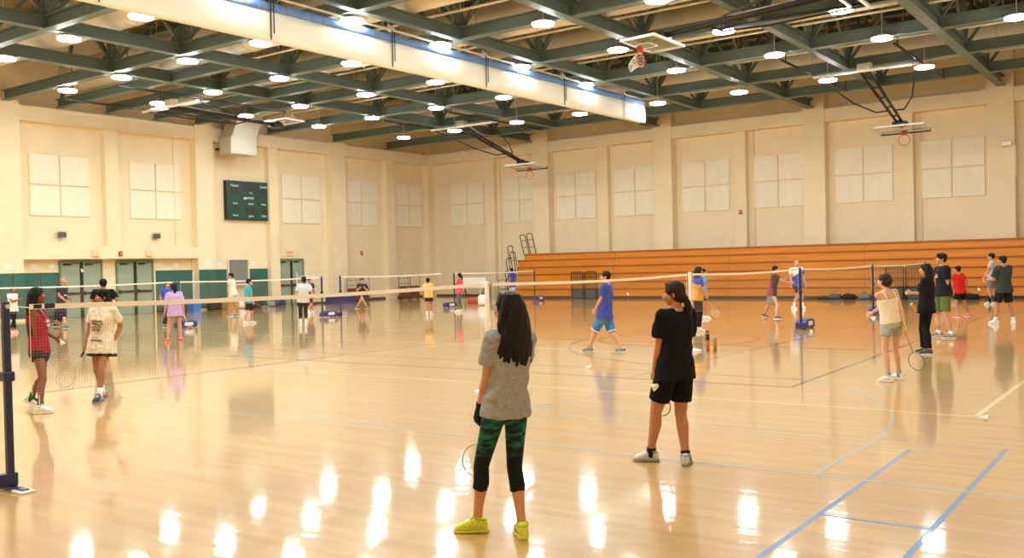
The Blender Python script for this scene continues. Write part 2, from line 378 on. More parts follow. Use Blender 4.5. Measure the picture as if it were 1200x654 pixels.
# lamps
LX = [-3.95, -7.65, -11.1, -14.65, -18.3, -22.2, -25.7, -29.5, -32.9]
LX2 = [-4.1, -7.95, -11.5, -15.2, -19.12, -23.1, -26.8, -30.7, -34.3]
LY = [36.1, 31.55, 27.2, 22.8, 18.95, 14.9, 10.4, 6.4, 2.4]
lamp0 = empty('ceiling_lamp', (0, 0, 8.5), '', 'ceiling lamp', 'round white high bay lamps hung from the roof steel')
MB().cyl((0, 0, .048), (0, 0, .15), .34, .12, 20).build('housing', M_whitem, lamp0, True)
m = MB(); m.rings([[V((r*cos(2*pi*i/14), r*sin(2*pi*i/14), z)) for i in range(14)] for r, z in ((.335, .05), (.32, .0), (.17, -.025))]); m.build('lens', M_lens, lamp0, True)
MB().cyl((0, 0, .14), (0, 0, ZC-8.53+.03), .012, n=6).build('hanger_rod', M_pipe, lamp0)
first = True
for j, ly in enumerate(LY):
    for i, lx in enumerate(LX if j == 0 else LX2):
        lz = 8.53 if j == 0 else 8.78
        lb = 'glowing high bay lamp, %s row from the bleacher wall, %s from the right' % (ORD[j], ORD[i])
        if first: lamp0.location = (lx, ly, lz); lamp0['label'] = lb; first = False
        else: dup(lamp0, (lx, ly, lz), lb)

# ------------------------------------------------------------------ divider curtain rolled up under the roof
cu = empty('divider_curtain', (-19.15, 5, 7.59), 'long white rolled-up divider curtain with blue upper band hanging under the roof', 'divider curtain')
L = 31.4; m = MB(); rs = []
for k in range(40):
    y = L*k/39; z0 = .02+.2*k/39; wv = .02*sin(k*1.9)
    rs.append([V((x+wv*.5, y, z)) for x, z in ((-.1, z0+.08), (-.05, z0+.01), (.05, z0), (.11, z0+.08), (.12, z0+.3), (.1, z0+.6), (.07, z0+.78), (-.07, z0+.78), (-.1, z0+.5))])
m.rings(rs); recalc(m.build('white_fabric', M_curt, cu, True))
m = MB(); rs = []
for k in range(40):
    y = L*k/39; z0 = .8+.2*k/39
    rs.append([V((x, y, z)) for x, z in ((.09, z0), (.08+.01*sin(k), z0+.13), (.05, z0+.24), (-.05, z0+.24), (-.08, z0))])
m.rings(rs); recalc(m.build('blue_mesh_band', M_curtb, cu, True))
m = MB().cyl((0, L-.3, .22), (0, L+.55, .22), .07, n=12); m.build('roller_end', M_dark, cu, True)
MB().cyl((0, 0, 1.28), (0, L, 1.28), .035, n=10).build('support_pipe', M_pipe, cu, True)
for y in (10.98, 15.5, 20.05, 24.9, 29.5, 6.3):
    z = .05+.2*y/L
    MB().box(.14, .15, y-.06, y-.02, z, 1.25).box(.15, .16, y+.04, y+.07, z+.18, 1.2).build('lift_strap', M_dark, cu)
    MB().cyl((.05, y-.05, 1.28), (.05, y+.05, 1.28), .1, n=14).box(-.02, .02, y-.04, y+.04, 1.28, 1.45).build('pulley', M_galv, cu)

# ------------------------------------------------------------------ basketball hoops folded up under the roof
def hoop(label, loc, rz, drop, face=1):
    t = empty('basketball_hoop', loc, label, 'basketball hoop', rz=rz)   # local: pivot at origin, mast swings towards +y
    Lm = 5.4; d = V((0, cos(drop), -sin(drop))); n = V((0, sin(drop), cos(drop))); e = d*Lm
    m = MB()
    for s in (-1, 1): m.cyl((s*.16, 0, 0), e+V((s*.1, 0, 0)), .055, n=10)
    for k in range(5): m.cyl(d*(.6+k)+V((-.15, 0, 0)), d*(.6+k)+V((.15, 0, 0)), .03, n=8)
    m.build('mast', M_dark, t, True)
    m = MB().cyl((-1.9, 0, .02), (1.9, 0, .02), .06, n=10).cyl((-1.9, .5, .1), (1.9, .5, .1), .045, n=10); m.build('pivot_bar', M_whitem, t, True)
    for s in (-1, 1):
        MB().cyl((s*1.9, -3.4, .12), (s*1.9, 4.4, .12), .045, n=8).build('support_rail', M_dark, t, True)
        m = MB(); m.tube([V((s*1.8, .1, .02)), d*2.6+V((s*1.1, 0, -.1)), d*3.7+V((s*.55, 0, -.12)), d*4.0+V((s*.12, 0, 0))], .03, 8); m.build('brace', M_dark, t, True)
    m = MB(); m.cyl(V((.1, .5, .1)), d*3.2+n*.12, .03, n=8); m.build('fold_strut', M_alu, t, True)
    MB().bbox(-.25, .25, -.1, .25, .05, .3, .03).build('winch', M_galv, t)
    # backboard: top edge near the pivot, bottom edge away from it, face down
    bd = V((0, cos(drop*.55), -sin(drop*.55))); bn = V((0, -bd.z, bd.y))*face; X = V((1, 0, 0))
    c = e-bn*.18
    def pt(u, v, w): return c+X*u+bd*v+bn*w
    m = MB(); m.rings([[pt(u, v, w) for u, v in ((-.95, -.2), (.95, -.2), (.95, .87), (-.95, .87))] for w in (0, .03)]); m.build('glass_board', M_glassb, t)
    m = MB()
    for u0, u1, v0, v1 in ((-1, 1, -.26, -.18), (-1, 1, .85, .92), (-1, -.93, -.18, .85), (.93, 1, -.18, .85)):
        m.rings([[pt(u, v, w) for u, v in ((u0, v0), (u1, v0), (u1, v1), (u0, v1))] for w in (-.015, .05)])
    m.build('board_frame', M_whitem, t)
    m = MB()
    for u0, u1, v0, v1 in ((-.31, .31, .27, .31), (-.31, .31, .7, .74), (-.31, -.27, .31, .7), (.27, .31, .31, .7)):
        m.rings([[pt(u, v, w) for u, v in ((u0, v0), (u1, v0), (u1, v1), (u0, v1))] for w in (-.012, -.002)])
    m.build('target_square', M_whitem, t)
    m = MB(); m.rings([[pt(u, v, w) for u, v in ((-1.0, .86), (1.0, .86), (1.0, .98), (-1.0, .98))] for w in (-.05, .08)]); m.build('edge_padding', mat('pad_green_black', '20302b', .6), t)
    rc = pt(0, .72, -.38); Y2 = bn
    m = MB(); m.tube([rc+X*.23*cos(q*2*pi/24)+Y2*.23*sin(q*2*pi/24) for q in range(24)], .014, 8, True)
    m.rings([[pt(u, v, w) for u, v in ((-.1, .66), (.1, .66), (.1, .78), (-.1, .78))] for w in (-.16, -.005)])
    rim = m.build('rim', M_rim, t, True)
    m = MB()
    for q in range(12):
        a0 = 2*pi*q/12
        for sg in (-1, 1):
            ps = []
            for k in range(5):
                a = a0+sg*k*pi/12; rr = .22-.025*k
                ps.append(rc+X*rr*cos(a)+Y2*rr*sin(a)+bd*(.09*k)-V((0, 0, .012*k*k)))
            m.tube(ps, .005, 4)
    m.build('net', M_cordw, rim)
    m = MB().cyl(e+V((0, 0, .1)), pt(0, .3, .1), .09, n=10).bbox(-.28, .28, e.y-.2, e.y+.25, e.z-.14, e.z+.05, .03); m.build('board_mount', M_dark, t)
    hl_ = .5 if face > 0 else 3.66
    for s in (-1, 1):
        for y_ in (-3.0, 4.2): MB().cyl((s*1.9, y_, .1), (s*1.9, y_, hl_), .02, n=6).build('hanger', M_dark, t)
    return t
hoop('folded basketball hoop with clear backboard high on the right', (-9.75, 36.1, 8.72), 0, R_(14.5))
hoop('folded basketball hoop high above the middle, left end of the bleachers', (-29.1, 36.1, 8.72), 0, R_(14.5))
hoop('basketball hoop folded flat under the roof in front of the left wall', (-33.4, 22.7, 8.55), 0, R_(1.5), -1)
hoop('basketball hoop folded flat against the roof at top right, close to the camera', (-7.1, 25.0, 8.7), R_(90), R_(3))

# ------------------------------------------------------------------ acoustic panels
def quad(wall, a, b, lb):
    w_ = (b-a-.06)/2
    for ri, (z0, z1, rn) in enumerate(((5.68, 6.93, 'upper'), (4.36, 5.61, 'lower'))):
        for ci, cn in ((0, 'left'), (1, 'right')):
            p0 = a+ci*(w_+.06); m = MB()
            if wall == 'L': m.bbox(XL+.002, XL+.065, p0, p0+w_, z0, z1, .012)
            else: m.bbox(p0, p0+w_, YB-.065, YB-.002, z0, z1, .012)
            tag(m.build('acoustic_panel', M_panel), '%s %s square cream acoustic panel in %s' % (rn, cn, lb), 'acoustic panel', 'cream acoustic panels on the walls')
for a, b, lb in ((19.75, 22.35, 'the leftmost block on the left wall'), (24.3, 26.9, 'the block left of the scoreboard'), (33.1, 35.75, 'the block right of the scoreboard'), (37.65, 40.3, 'the second block right of the scoreboard'), (41.85, 44.4-.15, 'the left wall block beside the corner')):
    quad('L', a, b, lb)
for i, (a, b) in enumerate(((-37.1, -34.55), (-33.05, -30.75), (-29.3, -26.7), (-25.5, -22.95), (-21.45, -18.85), (-17.6, -15.0), (-13.55, -10.95), (-9.75, -7.15))):
    quad('R', a, b, 'the bleacher wall block %s from the corner' % ORD[i])

# ------------------------------------------------------------------ scoreboard
sb = empty('scoreboard', (XL, 29.45, 4.47), 'dark green electronic scoreboard high on the left wall', 'scoreboard')
MB().bbox(.0, .2, 0, 2.7, 0, 1.9, .02).build('case', mat('score_green', '1f4a3d', .45), sb)
MB().box(.0, .215, -.03, 0, -.03, 1.93).box(.0, .215, 2.7, 2.73, -.03, 1.93).box(0, .215, 0, 2.7, 1.9, 1.93).box(0, .215, 0, 2.7, -.03, 0).build('frame', M_dark, sb)
DK = mat('display_black', '33373a', .35)
for a, b, c, d in ((.25, .8, 1.2, 1.55), (1.0, 2.05, 1.45, 1.78), (2.05, 2.6, 1.2, 1.55), (.4, .68, .38, .65), (1.2, 1.75, .35, .62), (2.15, 2.45, .38, .65), (1.68, 1.95, 1.0, 1.22)):
    MB().box(.2, .212, a, b, c, d).build('display', DK, sb)
TW = mat('score_lettering', 'e8efe2', .5)
for s_, y, z, sz in (('Home', .5, 1.69, .19), ('Guests', 2.3, 1.69, .165), ('time', 1.5, 1.36, .1), ('period', 1.4, 1.1, .2), ('fouls', .52, .8, .15), ('player', 1.5, .8, .15), ('fouls', 2.3, .8, .15), ('bonus', .52, .2, .13), ('game', 1.48, .18, .15), ('bonus', 2.3, .2, .13)):
    text('lettering', s_, sz, TW, sb, (.204, y, z), (pi/2, 0, pi/2))
MB().cyl((.2, 1.1, 1.07), (.215, 1.1, 1.07), .06, n=16).build('signal_lamp', TW, sb)

# small wall things
def wallbox(name, label, cat, y, z, w_, h, m, d=.06, x=XL):
    return tag(MB().bbox(x+.002, x+d, y-w_/2, y+w_/2, z-h/2, z+h/2, .008).build(name, m), label, cat)
for y, lb, x in ((18.6, 'on the leftmost column', XC), (19.85, 'just right of the leftmost column', XL), (20.6, 'just left of the leftmost double doors', XL), (25.7, 'just right of the second double doors', XL), (26.6, 'second to the right of the second double doors', XL),
                 (28.05, 'on the column left of the scoreboard', XC), (29.0, 'left of the rolling shutter', XL), (31.15, 'right of the rolling shutter', XL), (31.95, 'left of the double doors under the exit sign', XL)):
    t = wallbox('paper_sign', 'small white paper sign '+lb, 'sign', y, 2.22, .3, .24, M_white, .012, x)
for y, lb in ((22.3, 'above the leftmost double doors'), (24.85, 'above the second double doors')):
    t = empty('exit_box', (XC, y, 2.62), 'cream box sign '+lb, 'exit sign'); MB().bbox(.002, .1, -.16, .16, -.0, .28, .02).build('case', mat('sign_cream', 'eecb9a', .5), t)
    MB().cyl((.03, 0, .28), (.03, 0, .55), .012, n=6).build('conduit', M_galv, t)
t = empty('exit_sign', (XL, 33.55, 2.62), 'white exit sign with red letters above the right double doors', 'exit sign')
MB().bbox(.002, .09, -.24, .24, 0, .32, .015).build('case', mat('exit_white', 'f3dcc0', .5), t); text('lettering', 'EXIT', .2, M_red, t, (.092, 0, .16), (pi/2, 0, pi/2))
def alarm(label, loc, ax):
    t = empty('fire_alarm', loc, label, 'fire alarm')
    if ax == 'L': MB().bbox(.002, .07, -.08, .08, -.1, .1, .01).build('case', M_red, t); MB().ell((.075, 0, .0), .02, .04, .03).build('strobe', M_white, t, True)
    else: MB().bbox(-.08, .08, -.07, -.002, -.1, .1, .01).build('case', M_red, t); MB().ell((0, -.075, 0), .04, .02, .03).build('strobe', M_white, t, True)
alarm('red fire alarm on the ledge between the two left double doors', (XC, 23.45, 2.74), 'L')
alarm('red fire alarm on the left wall right of the exit sign', (XL, 38.9, 2.75), 'L')
alarm('red fire alarm on the bleacher wall pilaster', (-18.15, YB-.35, 4.2), 'R')
for y, lb in ((21.0, 'under the leftmost acoustic block'), (25.5, 'left of the scoreboard')):
    t = empty('wall_floodlight', (XL, y, 3.5), 'small dark floodlight on a bracket '+lb, 'floodlight')
    MB().box(.002, .03, -.1, .1, -.12, .12).cyl((.02, 0, .05), (.2, 0, .1), .02, n=8).build('bracket', M_galv, t)
    MB().bbox(.14, .32, -.16, .14, -.05, .17, .03).build('lamp_head', mat('flood_grey', '54524c', .4), t)
    MB().box(.12, .34, -.2, .2, .2, .22).build('visor', M_galv, t)
t = empty('wall_camera', (-6.1, YCF, 6.35), 'small white camera box with a cable on the right-hand bleacher wall column', 'camera')
MB().bbox(-.3, .1, -.3, -.002, 0, .16, .02).build('case', M_whitem, t)
MB().tube([(.1, -.03, .05), (.2, -.03, 0), (.22, -.03, -1.2), (.1, -.03, -1.4), (0, -.03, -1.25)], .015, 6).build('cable', M_whitem, t)
t = empty('duct_outlet', (XL, 28.9, 7.55), 'boxy pale metal duct outlet on the left wall above the scoreboard', 'duct outlet')
MB().bbox(.6, 1.5, -.1, 1.45, 0, .85, .02).build('outlet_box', M_galv, t)
MB().rings([[V((.6, -.05, .8)), V((1.5, -.05, .8)), V((1.5, 1.4, .8)), V((.6, 1.4, .8))], [V((.7, .5, 2.3)), V((1.6, .5, 2.3)), V((1.6, 1.95, 2.3)), V((.7, 1.95, 2.3))]]).build('riser', M_galv, t)
MB().box(.0, .62, .1, .2, .3, .4).box(0, .62, 1.2, 1.3, .3, .4).build('bracket', M_dark, t)

# ------------------------------------------------------------------ bleachers
bl = empty('bleachers', (-30.0, 41.5, 0), 'closed orange wooden bleachers along the right wall', 'bleachers')
zs = [.12, .54, .91, 1.33, 1.72, 2.1]
BLX = 31.0
MB().box(.3, BLX, .12, 2.7, 0, .12).build('kick_board', M_base, bl)
for i in range(6):
    z0 = zs[i]; z1 = zs[i+1] if i < 5 else 2.42; y0 = .05*i; x0 = 0.15 if i < 5 else .55
    r_ = MB().box(x0, BLX, y0+.05, 2.75, z0, z1).build('bench_row', M_orange, bl)
    MB().bbox(x0-.02, BLX, y0, y0+.3, z1-.07, z1-.005, .012).build('nosing', M_nosing_shade, r_)
    m = MB()
    for x in (6.2, 12.4, 18.6, 24.8): m.box(x, x+.012, y0+.044, y0+.06, z0, z1-.07)
    m.build('joint', M_base, r_)
def cage(x):
    rl = MB()
    for k in (0, .8):
        x0 = x+k; rl.tube([(x0, -.1, .02), (x0, -.1, 1.3), (x0+.06, -.1, 1.38), (x0+.62, -.1, 1.38), (x0+.7, -.1, 1.3), (x0+.7, -.1, .02)], .028, 8)
        for j in range(1, 6): rl.cyl((x0+j*.117, -.1, .5), (x0+j*.117, -.1, 1.37), .011, n=6)
        for z in (.5, .8, 1.1): rl.cyl((x0, -.1, z), (x0+.7, -.1, z), .014, n=6)
    o = rl.build('folding_rail', M_dark, bl, True)
    MB().bbox(x-.02, x+1.54, -.075, .0, .02, .48, .01).build('rail_skirt', mat('skirt_grey', '3b3d44', .5), o)
cage(3.8); cage(19.55)
for k, (x, y, z0, z1, lx) in enumerate(((.1, .9, 2.42, 3.5, .3), (.55, .9, 2.42, 3.55, .32), (-.55, .6, .7, 2.9, .3), (-.5, .75, 1.0, 2.55, .3), (-.6, .5, .3, 2.2, .3), (-.62, .4, .1, 1.5, .3))):
    m = MB(); tl = -.25
    m.tube([(x, y, z0), (x+tl, y, z1-.08), (x+tl+.05, y, z1), (x+tl+lx, y, z1), (x+tl+lx+.05, y, z1-.08), (x+lx+.05, y, z0)], .025, 8)
    for q in (.35, .7): m.cyl((x+tl*q, y, z0+(z1-z0)*q), (x+tl*q+lx+.05, y, z0+(z1-z0)*q), .015, n=6)
    m.build('hand_rail', M_dark, bl, True)

# ------------------------------------------------------------------ badminton nets and posts
NX, FX = -7.95, -26.55
def post(label, x, y, dirn, style='blue'):
    t = empty('net_post', (x, y, 0), label, 'net post')
    pm = M_whitem if style == 'white' else M_navy
    m = MB()
    if style == 'white': m.cyl((0, 0, .02), (0, 0, 1.56), .032, n=14)
    else: m.bbox(-.028, .028, -.028, .028, .02, 1.56, .008)
    m.build('pole', pm, t)
    if style == 'white':
        MB().cyl((0, 0, 0), (0, 0, .03), .2, n=24).cyl((0, 0, .03), (0, 0, .06), .19, .06, 24).build('base', M_whitem, t)
        MB().cyl((0, 0, .9), (0, 0, .98), .042, n=14).build('collar', M_whitem, t)
    elif style == 'plain':
        MB().box(-.25, .25, -.03, .03, .0, .03).bbox(-.04, .04, -.16, .05, .03, .14, .01).build('base', M_navy, t)
        MB().bbox(.12, .3, -.06, .06, 0, .02, .005).build('foot_plate', M_whitem, t)
    else:
        b = MB().rings([[V((px, py*dirn, z)) for px, py, z in ((sx, -.04, .03), (sx, .66, .03), (sx, .66, .2), (sx, .5, .24), (sx, .12, .24), (sx, -.04, .16))] for sx in (-.13, .13)]).build('base', M_blue, t)
        recalc(b)
        MB().box(.131, .134, min(.18*dirn, .5*dirn), max(.18*dirn, .5*dirn), .08, .19).build('label_plate', M_whitem, b)
        m = MB()
        for sx in (-.1, .1): m.cyl((sx-.02, .55*dirn, .04), (sx+.02, .55*dirn, .04), .04, n=12)
        m.build('wheel', M_dark, t)
    MB().bbox(-.045, .045, -.045, .045, .9, .98, .01).build('clamp', pm, t) if style != 'white' else None
    MB().cyl((-.05, 0, 1.52), (.05, 0, 1.52), .02, n=10).build('hook', M_alu, t)
    return t
post('dark blue net post standing at the left edge of the photo', NX, 3.8, 1, 'plain')
post('white net post just left of the long-haired woman in the grey shirt', NX, 10.35, 1, 'white')
post('white net post beside the black-shirted woman with the ponytail', NX, 16.9, 1, 'white')
post('blue-based net post in front of the man in blue and white', NX, 23.3, 1)
post('dark net post behind the woman in the cream camisole', NX, 29.95, 1)
post('dark net post at the far right end of the near nets by the bleachers', NX, 37.1, 1, 'plain')
post('blue net post with blue base beside the girl in the lilac shirt', FX, 18.1, 1)
post('net post with blue base right of the woman in the pale grey shirt', FX, 24.35, 1)
post('dark net post near the red fire alarm, left of the crouching player', FX, 25.3, 1, 'plain')
post('dark blue net post with blue base left of the girl in pink', FX, 32.2, -1)
post('thin net post with blue base at the left end of the bleachers', FX, 38.5, 1)
def net(label, x, y0, y1, post0=None, pitch=.026, w=.0006):
    t = empty('badminton_net', (x, y0, 0), label, 'badminton net'); Ln = y1-y0
    def sag(u): return 1.53-.035*sin(pi*u/Ln)
    N = 16; rs = []
    for k in range(N+1):
        u = Ln*k/N; z = sag(u); rs.append([V((-.006, u, z-.044)), V((.006, u, z-.044)), V((.006, u, z)), V((-.006, u, z))])
    MB().rings(rs).build('top_tape', M_tape, t)
    m = MB(); nv = int(Ln/pitch)
    for k in range(nv+1):
        u = Ln*k/nv; z = sag(u); m.rings([[V((-w, u-w, q)), V((w, u-w, q)), V((0, u+w, q))] for q in (.77, z-.042)], False)
    nh = int(.7/pitch)
    for j in range(nh+1):
        q = .77+.69*j/nh
        for k in range(4):
            u0, u1 = Ln*k/4, Ln*(k+1)/4; f0, f1 = (sag(u0)-1.53)*j/nh, (sag(u1)-1.53)*j/nh
            m.rings([[V((-w, u, z-w)), V((w, u, z-w)), V((0, u, z+w))] for u, z in ((u0, q+f0), (u1, q+f1))], False)
    m.build('netting', M_net, t)
    MB().cyl((0, 0, .77), (0, Ln, .77), .0022, n=6).build('bottom_cord', M_net, t)
    m = MB()
    for u in (0, Ln): m.cyl((0, u, .76), (0, u, 1.5), .003, n=6)
    m.build('side_cord', M_cordw, t)
    m = MB()
    for u, s in ((0, -1), (Ln, 1)): m.cyl((0, u, 1.5), (0, u+s*.14, 1.52), .004, n=6)
    m.build('tie_cord', M_cordw, t)
    return t
t = net('near badminton net spanning the left half of the photo with brown mesh', NX, 4.0, 10.2)
MB().box(.0065, .008, .03, .1, 1.49, 1.526).build('tape_mark', M_dark, t)
MB().box(.0065, .008, .125, .215, 1.487, 1.529).build('tape_mark', M_dark, t)
MB().cyl((.02, .05, .76), (.02, .05, .02), .004, n=6).build('tie_down_cord', M_cordw, t)
net('badminton net between the two white posts', NX, 10.5, 16.75)
net('badminton net stretched from the white post to the blue-based post on the right', NX, 17.05, 23.15)
net('badminton net in front of the bleachers, left of the woman in the camisole', NX, 23.45, 29.8)
net('badminton net farthest right, in front of the black folding rail', NX, 30.1, 36.95)
net('far badminton net at the left edge, in front of the double doors', FX, 11.7, 17.95)
net('far badminton net in front of the scoreboard-side shutter and turquoise player', FX, 18.25, 24.2)
net('far badminton net in front of the crouching player', FX, 25.45, 31.3)
net('far badminton net between the girl in pink and the bleachers', FX, 32.35, 38.35)

# ------------------------------------------------------------------ rackets, shuttlecocks
def racket(label, hand, ring, grip='222228', frame='d8d8d8', handle=None):
    d = (ring-hand).normalized(); o = hand-d*.06
    tocam = (V((0, 0, CZ))-hand); nrm = (tocam-d*tocam.dot(d)).normalized(); nrm = (nrm+.25*d.cross(nrm)).normalized(); s = d.cross(nrm).normalized(); nrm = s.cross(d)
    t = empty('badminton_racket', o, label, 'racket')
    def p(u, v, w=0): return d*u+s*v+nrm*w
    MB().cyl(p(0, 0), p(.012, 0), .017, .017, 10).cyl(p(.012, 0), p(.17, 0), .0145, .013, 10).cyl(p(.17, 0), p(.2, 0), .013, .006, 10).build('grip', mat('grip_'+grip, grip, .7), t, True)
    fm = mat('racket_'+frame, frame, .3)
    MB().cyl(p(.2, 0), p(.425, 0), .0042, n=8).build('shaft', fm, t, True)
    c = .545; q = [p(c-.128*cos(2*pi*i/36), .1*sin(2*pi*i/36)) for i in range(36)]
    MB().tube(q, .0052, 8, True).build('head_frame', fm, t, True)
    m = MB()
    for k in range(-8, 9):
        v = k*.0115; h = .126*sqrt(max(0, 1-(v/.1)**2)); m.cyl(p(c-h, v), p(c+h, v), .0006, n=3)
    for k in range(-10, 11):
        u = k*.0115; h = .098*sqrt(max(0, 1-(u/.128)**2)); m.cyl(p(c+u, -h), p(c+u, h), .0006, n=3)
    m.build('strings', M_cordw, t)
    return t
M_cork = mat('cork_white', 'f3ead8', .6); M_feather = mat('feather_white', 'fbf8f0', .7)
def shuttle(label, p, d=(0, 0, 1)):
    d = V(d).normalized(); x = d.orthogonal().normalized(); y = d.cross(x)
    t = empty('shuttlecock', p, label, 'shuttlecock')
    MB().ell(d*.012, .013, .013, .0135, (x, y, d)).build('cork', M_cork, t, True)
    m = MB()
    for k in range(16):
        a = 2*pi*k/16; b = a+.3; c2 = a-.05
        m.rings([[d*.02+(x*cos(a)+y*sin(a))*.011, d*.02+(x*cos(b)+y*sin(b))*.011, d*.085+(x*cos(b)+y*sin(b))*.034, d*.085+(x*cos(c2)+y*sin(c2))*.033],
                 [d*.02+(x*cos(a)+y*sin(a))*.0125, d*.02+(x*cos(b)+y*sin(b))*.0125, d*.085+(x*cos(b)+y*sin(b))*.0355, d*.085+(x*cos(c2)+y*sin(c2))*.0345]])
    f = m.build('feather_skirt', M_feather, t)
    m = MB()
    for rr, u in ((.02, .045), (.025, .06)): m.tube([d*u+(x*cos(2*pi*k/16)+y*sin(2*pi*k/16))*rr for k in range(16)], .001, 4, True)
    m.build('binding_thread', M_cordw, f)
    return t
def lie(px, py): v = on_floor(px, py); v.z = .032; return v
shuttle('white shuttlecock lying on the floor in front of the man in blue', lie(686, 432.5), (.9, .4, -.0))
shuttle('white shuttlecock on the floor left of the grey-shirted woman', lie(559, 460), (.5, .9, 0))
shuttle('white shuttlecock on the floor just right of the grey-shirted woman', lie(618, 463), (.9, -.2, 0))
shuttle('white shuttlecock on the floor below the cream corner line at right', lie(1147, 493), (.9, .1, 0))
shuttle('white shuttlecock on the floor by the blue-based net post on the right', lie(950, 389), (.5, -.9, 0))
shuttle('white shuttlecock flying in front of the leftmost double doors', at(95, 315, 26), (.2, .4, -.9))
shuttle('white shuttlecock flying in front of the player in grey at right', at(1146, 337, 31), (.4, .2, -.9))
shuttle('white shuttlecock flying low before the bleachers behind the man in blue', at(735, 343, 30), (.3, .2, -.9))

# ------------------------------------------------------------------ people
def ik(a, b, l1, l2, hint):
    d = b-a; L = d.length
    if L > (l1+l2)*.998: d = d*((l1+l2)*.998/L); b = a+d; L = d.length
    u = d.normalized(); h = (hint-u*hint.dot(u))
    h = h.normalized() if h.length > 1e-4 else u.orthogonal().normalized()
    c = (l1*l1-l2*l2+L*L)/(2*L); q = sqrt(max(0, l1*l1-c*c)); return a+u*c+h*q, b
def mods(o, vox, sm=2, fac=.5, disp=0, dsize=.12):
    r = o.modifiers.new('remesh', 'REMESH'); r.mode = 'VOXEL'; r.voxel_size = vox; r.use_smooth_shade = True
    if disp:
        tx = bpy.data.textures.get('cloth_folds_%g' % dsize) or bpy.data.textures.new('cloth_folds_%g' % dsize, 'CLOUDS')
        tx.noise_scale = dsize; tx.noise_depth = 2
        d = o.modifiers.new('folds', 'DISPLACE'); d.texture = tx; d.strength = disp; d.mid_level = .5; d.texture_coords = 'LOCAL'
    s = o.modifiers.new('smooth', 'SMOOTH'); s.factor = fac; s.iterations = sm
    return o
def skin(c): return mat('skin_'+c, c, .5, var=.04, scale=25, spec=.4)
def cloth(c, var=.08, sc=20): return mat('cloth_%s_%g' % (c, var), c, .85, var=var, scale=sc, spec=.2)
M_eyew = mat('eye_white', 'efe9e2', .3); M_eyed = mat('eye_dark', '22160f', .2)
def hand_geo(mb, wr, d, n, s, k, curl, thumb=1.0):
    # wr wrist, d along the forearm, n palm normal, s thumb side, k scale
    secs = []
    for u, hw, th in ((-.012, .024, .019), (.02, .03, .018), (.05, .038, .0165), (.08, .04, .014), (.094, .037, .011)):
        secs.append((wr+d*u*k, s, hw*k, n, th*k))
    mb.loft(secs, 14, 2.5)
    for (off, L, b0) in ((.030, .070, -.06), (.0102, .079, 0), (-.0102, .073, .05), (-.030, .058, .11)):
        p = wr+d*.086*k+s*off*k; a = 0; r = .0082*k
        dd = (d-s*b0*1.0).normalized()
        for fr, cu in zip((.46, .31, .23), curl):
            a += R_(cu); q = p+(dd*cos(a)+n*sin(a))*L*fr*k; mb.cap(p, q, r, r*.92, 8); p = q; r *= .92
    p = wr+d*.022*k+s*.026*k; td = (s*.62+d*.72+n*(.25+.35*(1-thumb))).normalized(); q = p+td*.046*k; mb.cap(p, q, .0125*k, .0098*k, 8)
    td2 = (d*.85+s*.12*thumb+n*(.35+.5*(1-thumb))).normalized(); q2 = q+td2*.034*k; mb.cap(q, q2, .0098*k, .0085*k, 8)
    q3 = q2+(td2*.9+n*.3).normalized()*.018*k; mb.cap(q2, q3, .0085*k, .007*k, 8)
ACC = {}
def shoe(parent, an, fw, k, m, msole, lift=0, col=None):
    # an ankle (local, z = ground + .085k), fw toe direction horizontal
    up = V((0, 0, 1)); f = (fw*cos(lift)-up*sin(lift)).normalized(); sd = f.cross(up).normalized(); uu = sd.cross(f)
    base = an-uu*.085*k
    if lift: base = an-uu*.085*k
    LS = .9
    def L(secs, p, b0): return [(base+f*(y*LS)*k+uu*(z0+h/2)*k, sd, w_*k, uu, h/2*k) for y, w_, h, z0 in secs]
    s = MB(); s.loft(L(((-.082, .012, .04, .03), (-.078, .026, .07, .016), (-.06, .036, .1, .012), (-.02, .039, .108, .012), (.02, .041, .106, .012), (.055, .044, .088, .012), (.1, .047, .07, .012), (.14, .046, .057, .012), (.172, .036, .036, .013), (.187, .016, .02, .016)), 2.6, 0), 18, 2.5)
    o = s.build('shoe', m, parent, True); sub = o.modifiers.new('sub', 'SUBSURF'); sub.levels = 1; sub.render_levels = 1
    b = MB(); b.loft(L(((-.09, .014, .022, .002), (-.084, .03, .028, 0), (-.06, .037, .03, 0), (0, .037, .028, 0), (.05, .043, .025, 0), (.1, .05, .022, 0), (.145, .049, .02, 0), (.178, .036, .02, .003), (.196, .014, .016, .008)), 3, 0), 18, 3)
    b.build('sole', msole, o, True)
    for sg in (-1, 1):
        zz = ((-.05, .085), (-.03, .04), (-.01, .09), (.012, .04), (.03, .088), (.055, .038), (.085, .05))
        MB().tube([base+f*y*k+sd*sg*(.0385+.004*y/.05-(.004 if z > .08 else 0))*k+uu*z*k for y, z in zz], .005*k, 6).build('side_stripe', ACC.get(m.name, M_shg), o, True)
    cr = MB(); cr.tube([base+f*(-.018+.043*cos(t))*k+sd*.037*sin(t)*k+uu*(.104+.012*cos(t))*k for t in [2*pi*i/18 for i in range(18)]], .008*k, 8, True); cr.build('collar', ACC.get(m.name, M_shg), o, True)
    tg = MB(); tg.loft([(base+f*(.045-.012*j)*k+uu*(.098+.018*j)*k, sd, (.026-.002*j)*k, f, .007*k) for j in (0, 1, 2)], 12, 3); tg.build('tongue', m, o, True)
    c = MB()
    for y, z in ((.03, .118), (.05, .107), (.07, .096), (.09, .088)):
        c.tube([base+f*y*LS*k+sd*(i*.02)*k+uu*(z+.002-.004*abs(i)*2)*k for i in (-1.2, -.6, 0, .6, 1.2)], .0045*k, 6)
    c.build('laces', M_white if col is None else col, o)
    return o
FEM = dict(sh=.165, hip=1.0, waist=1.0, limb=.94, bust=1, neck=.047)
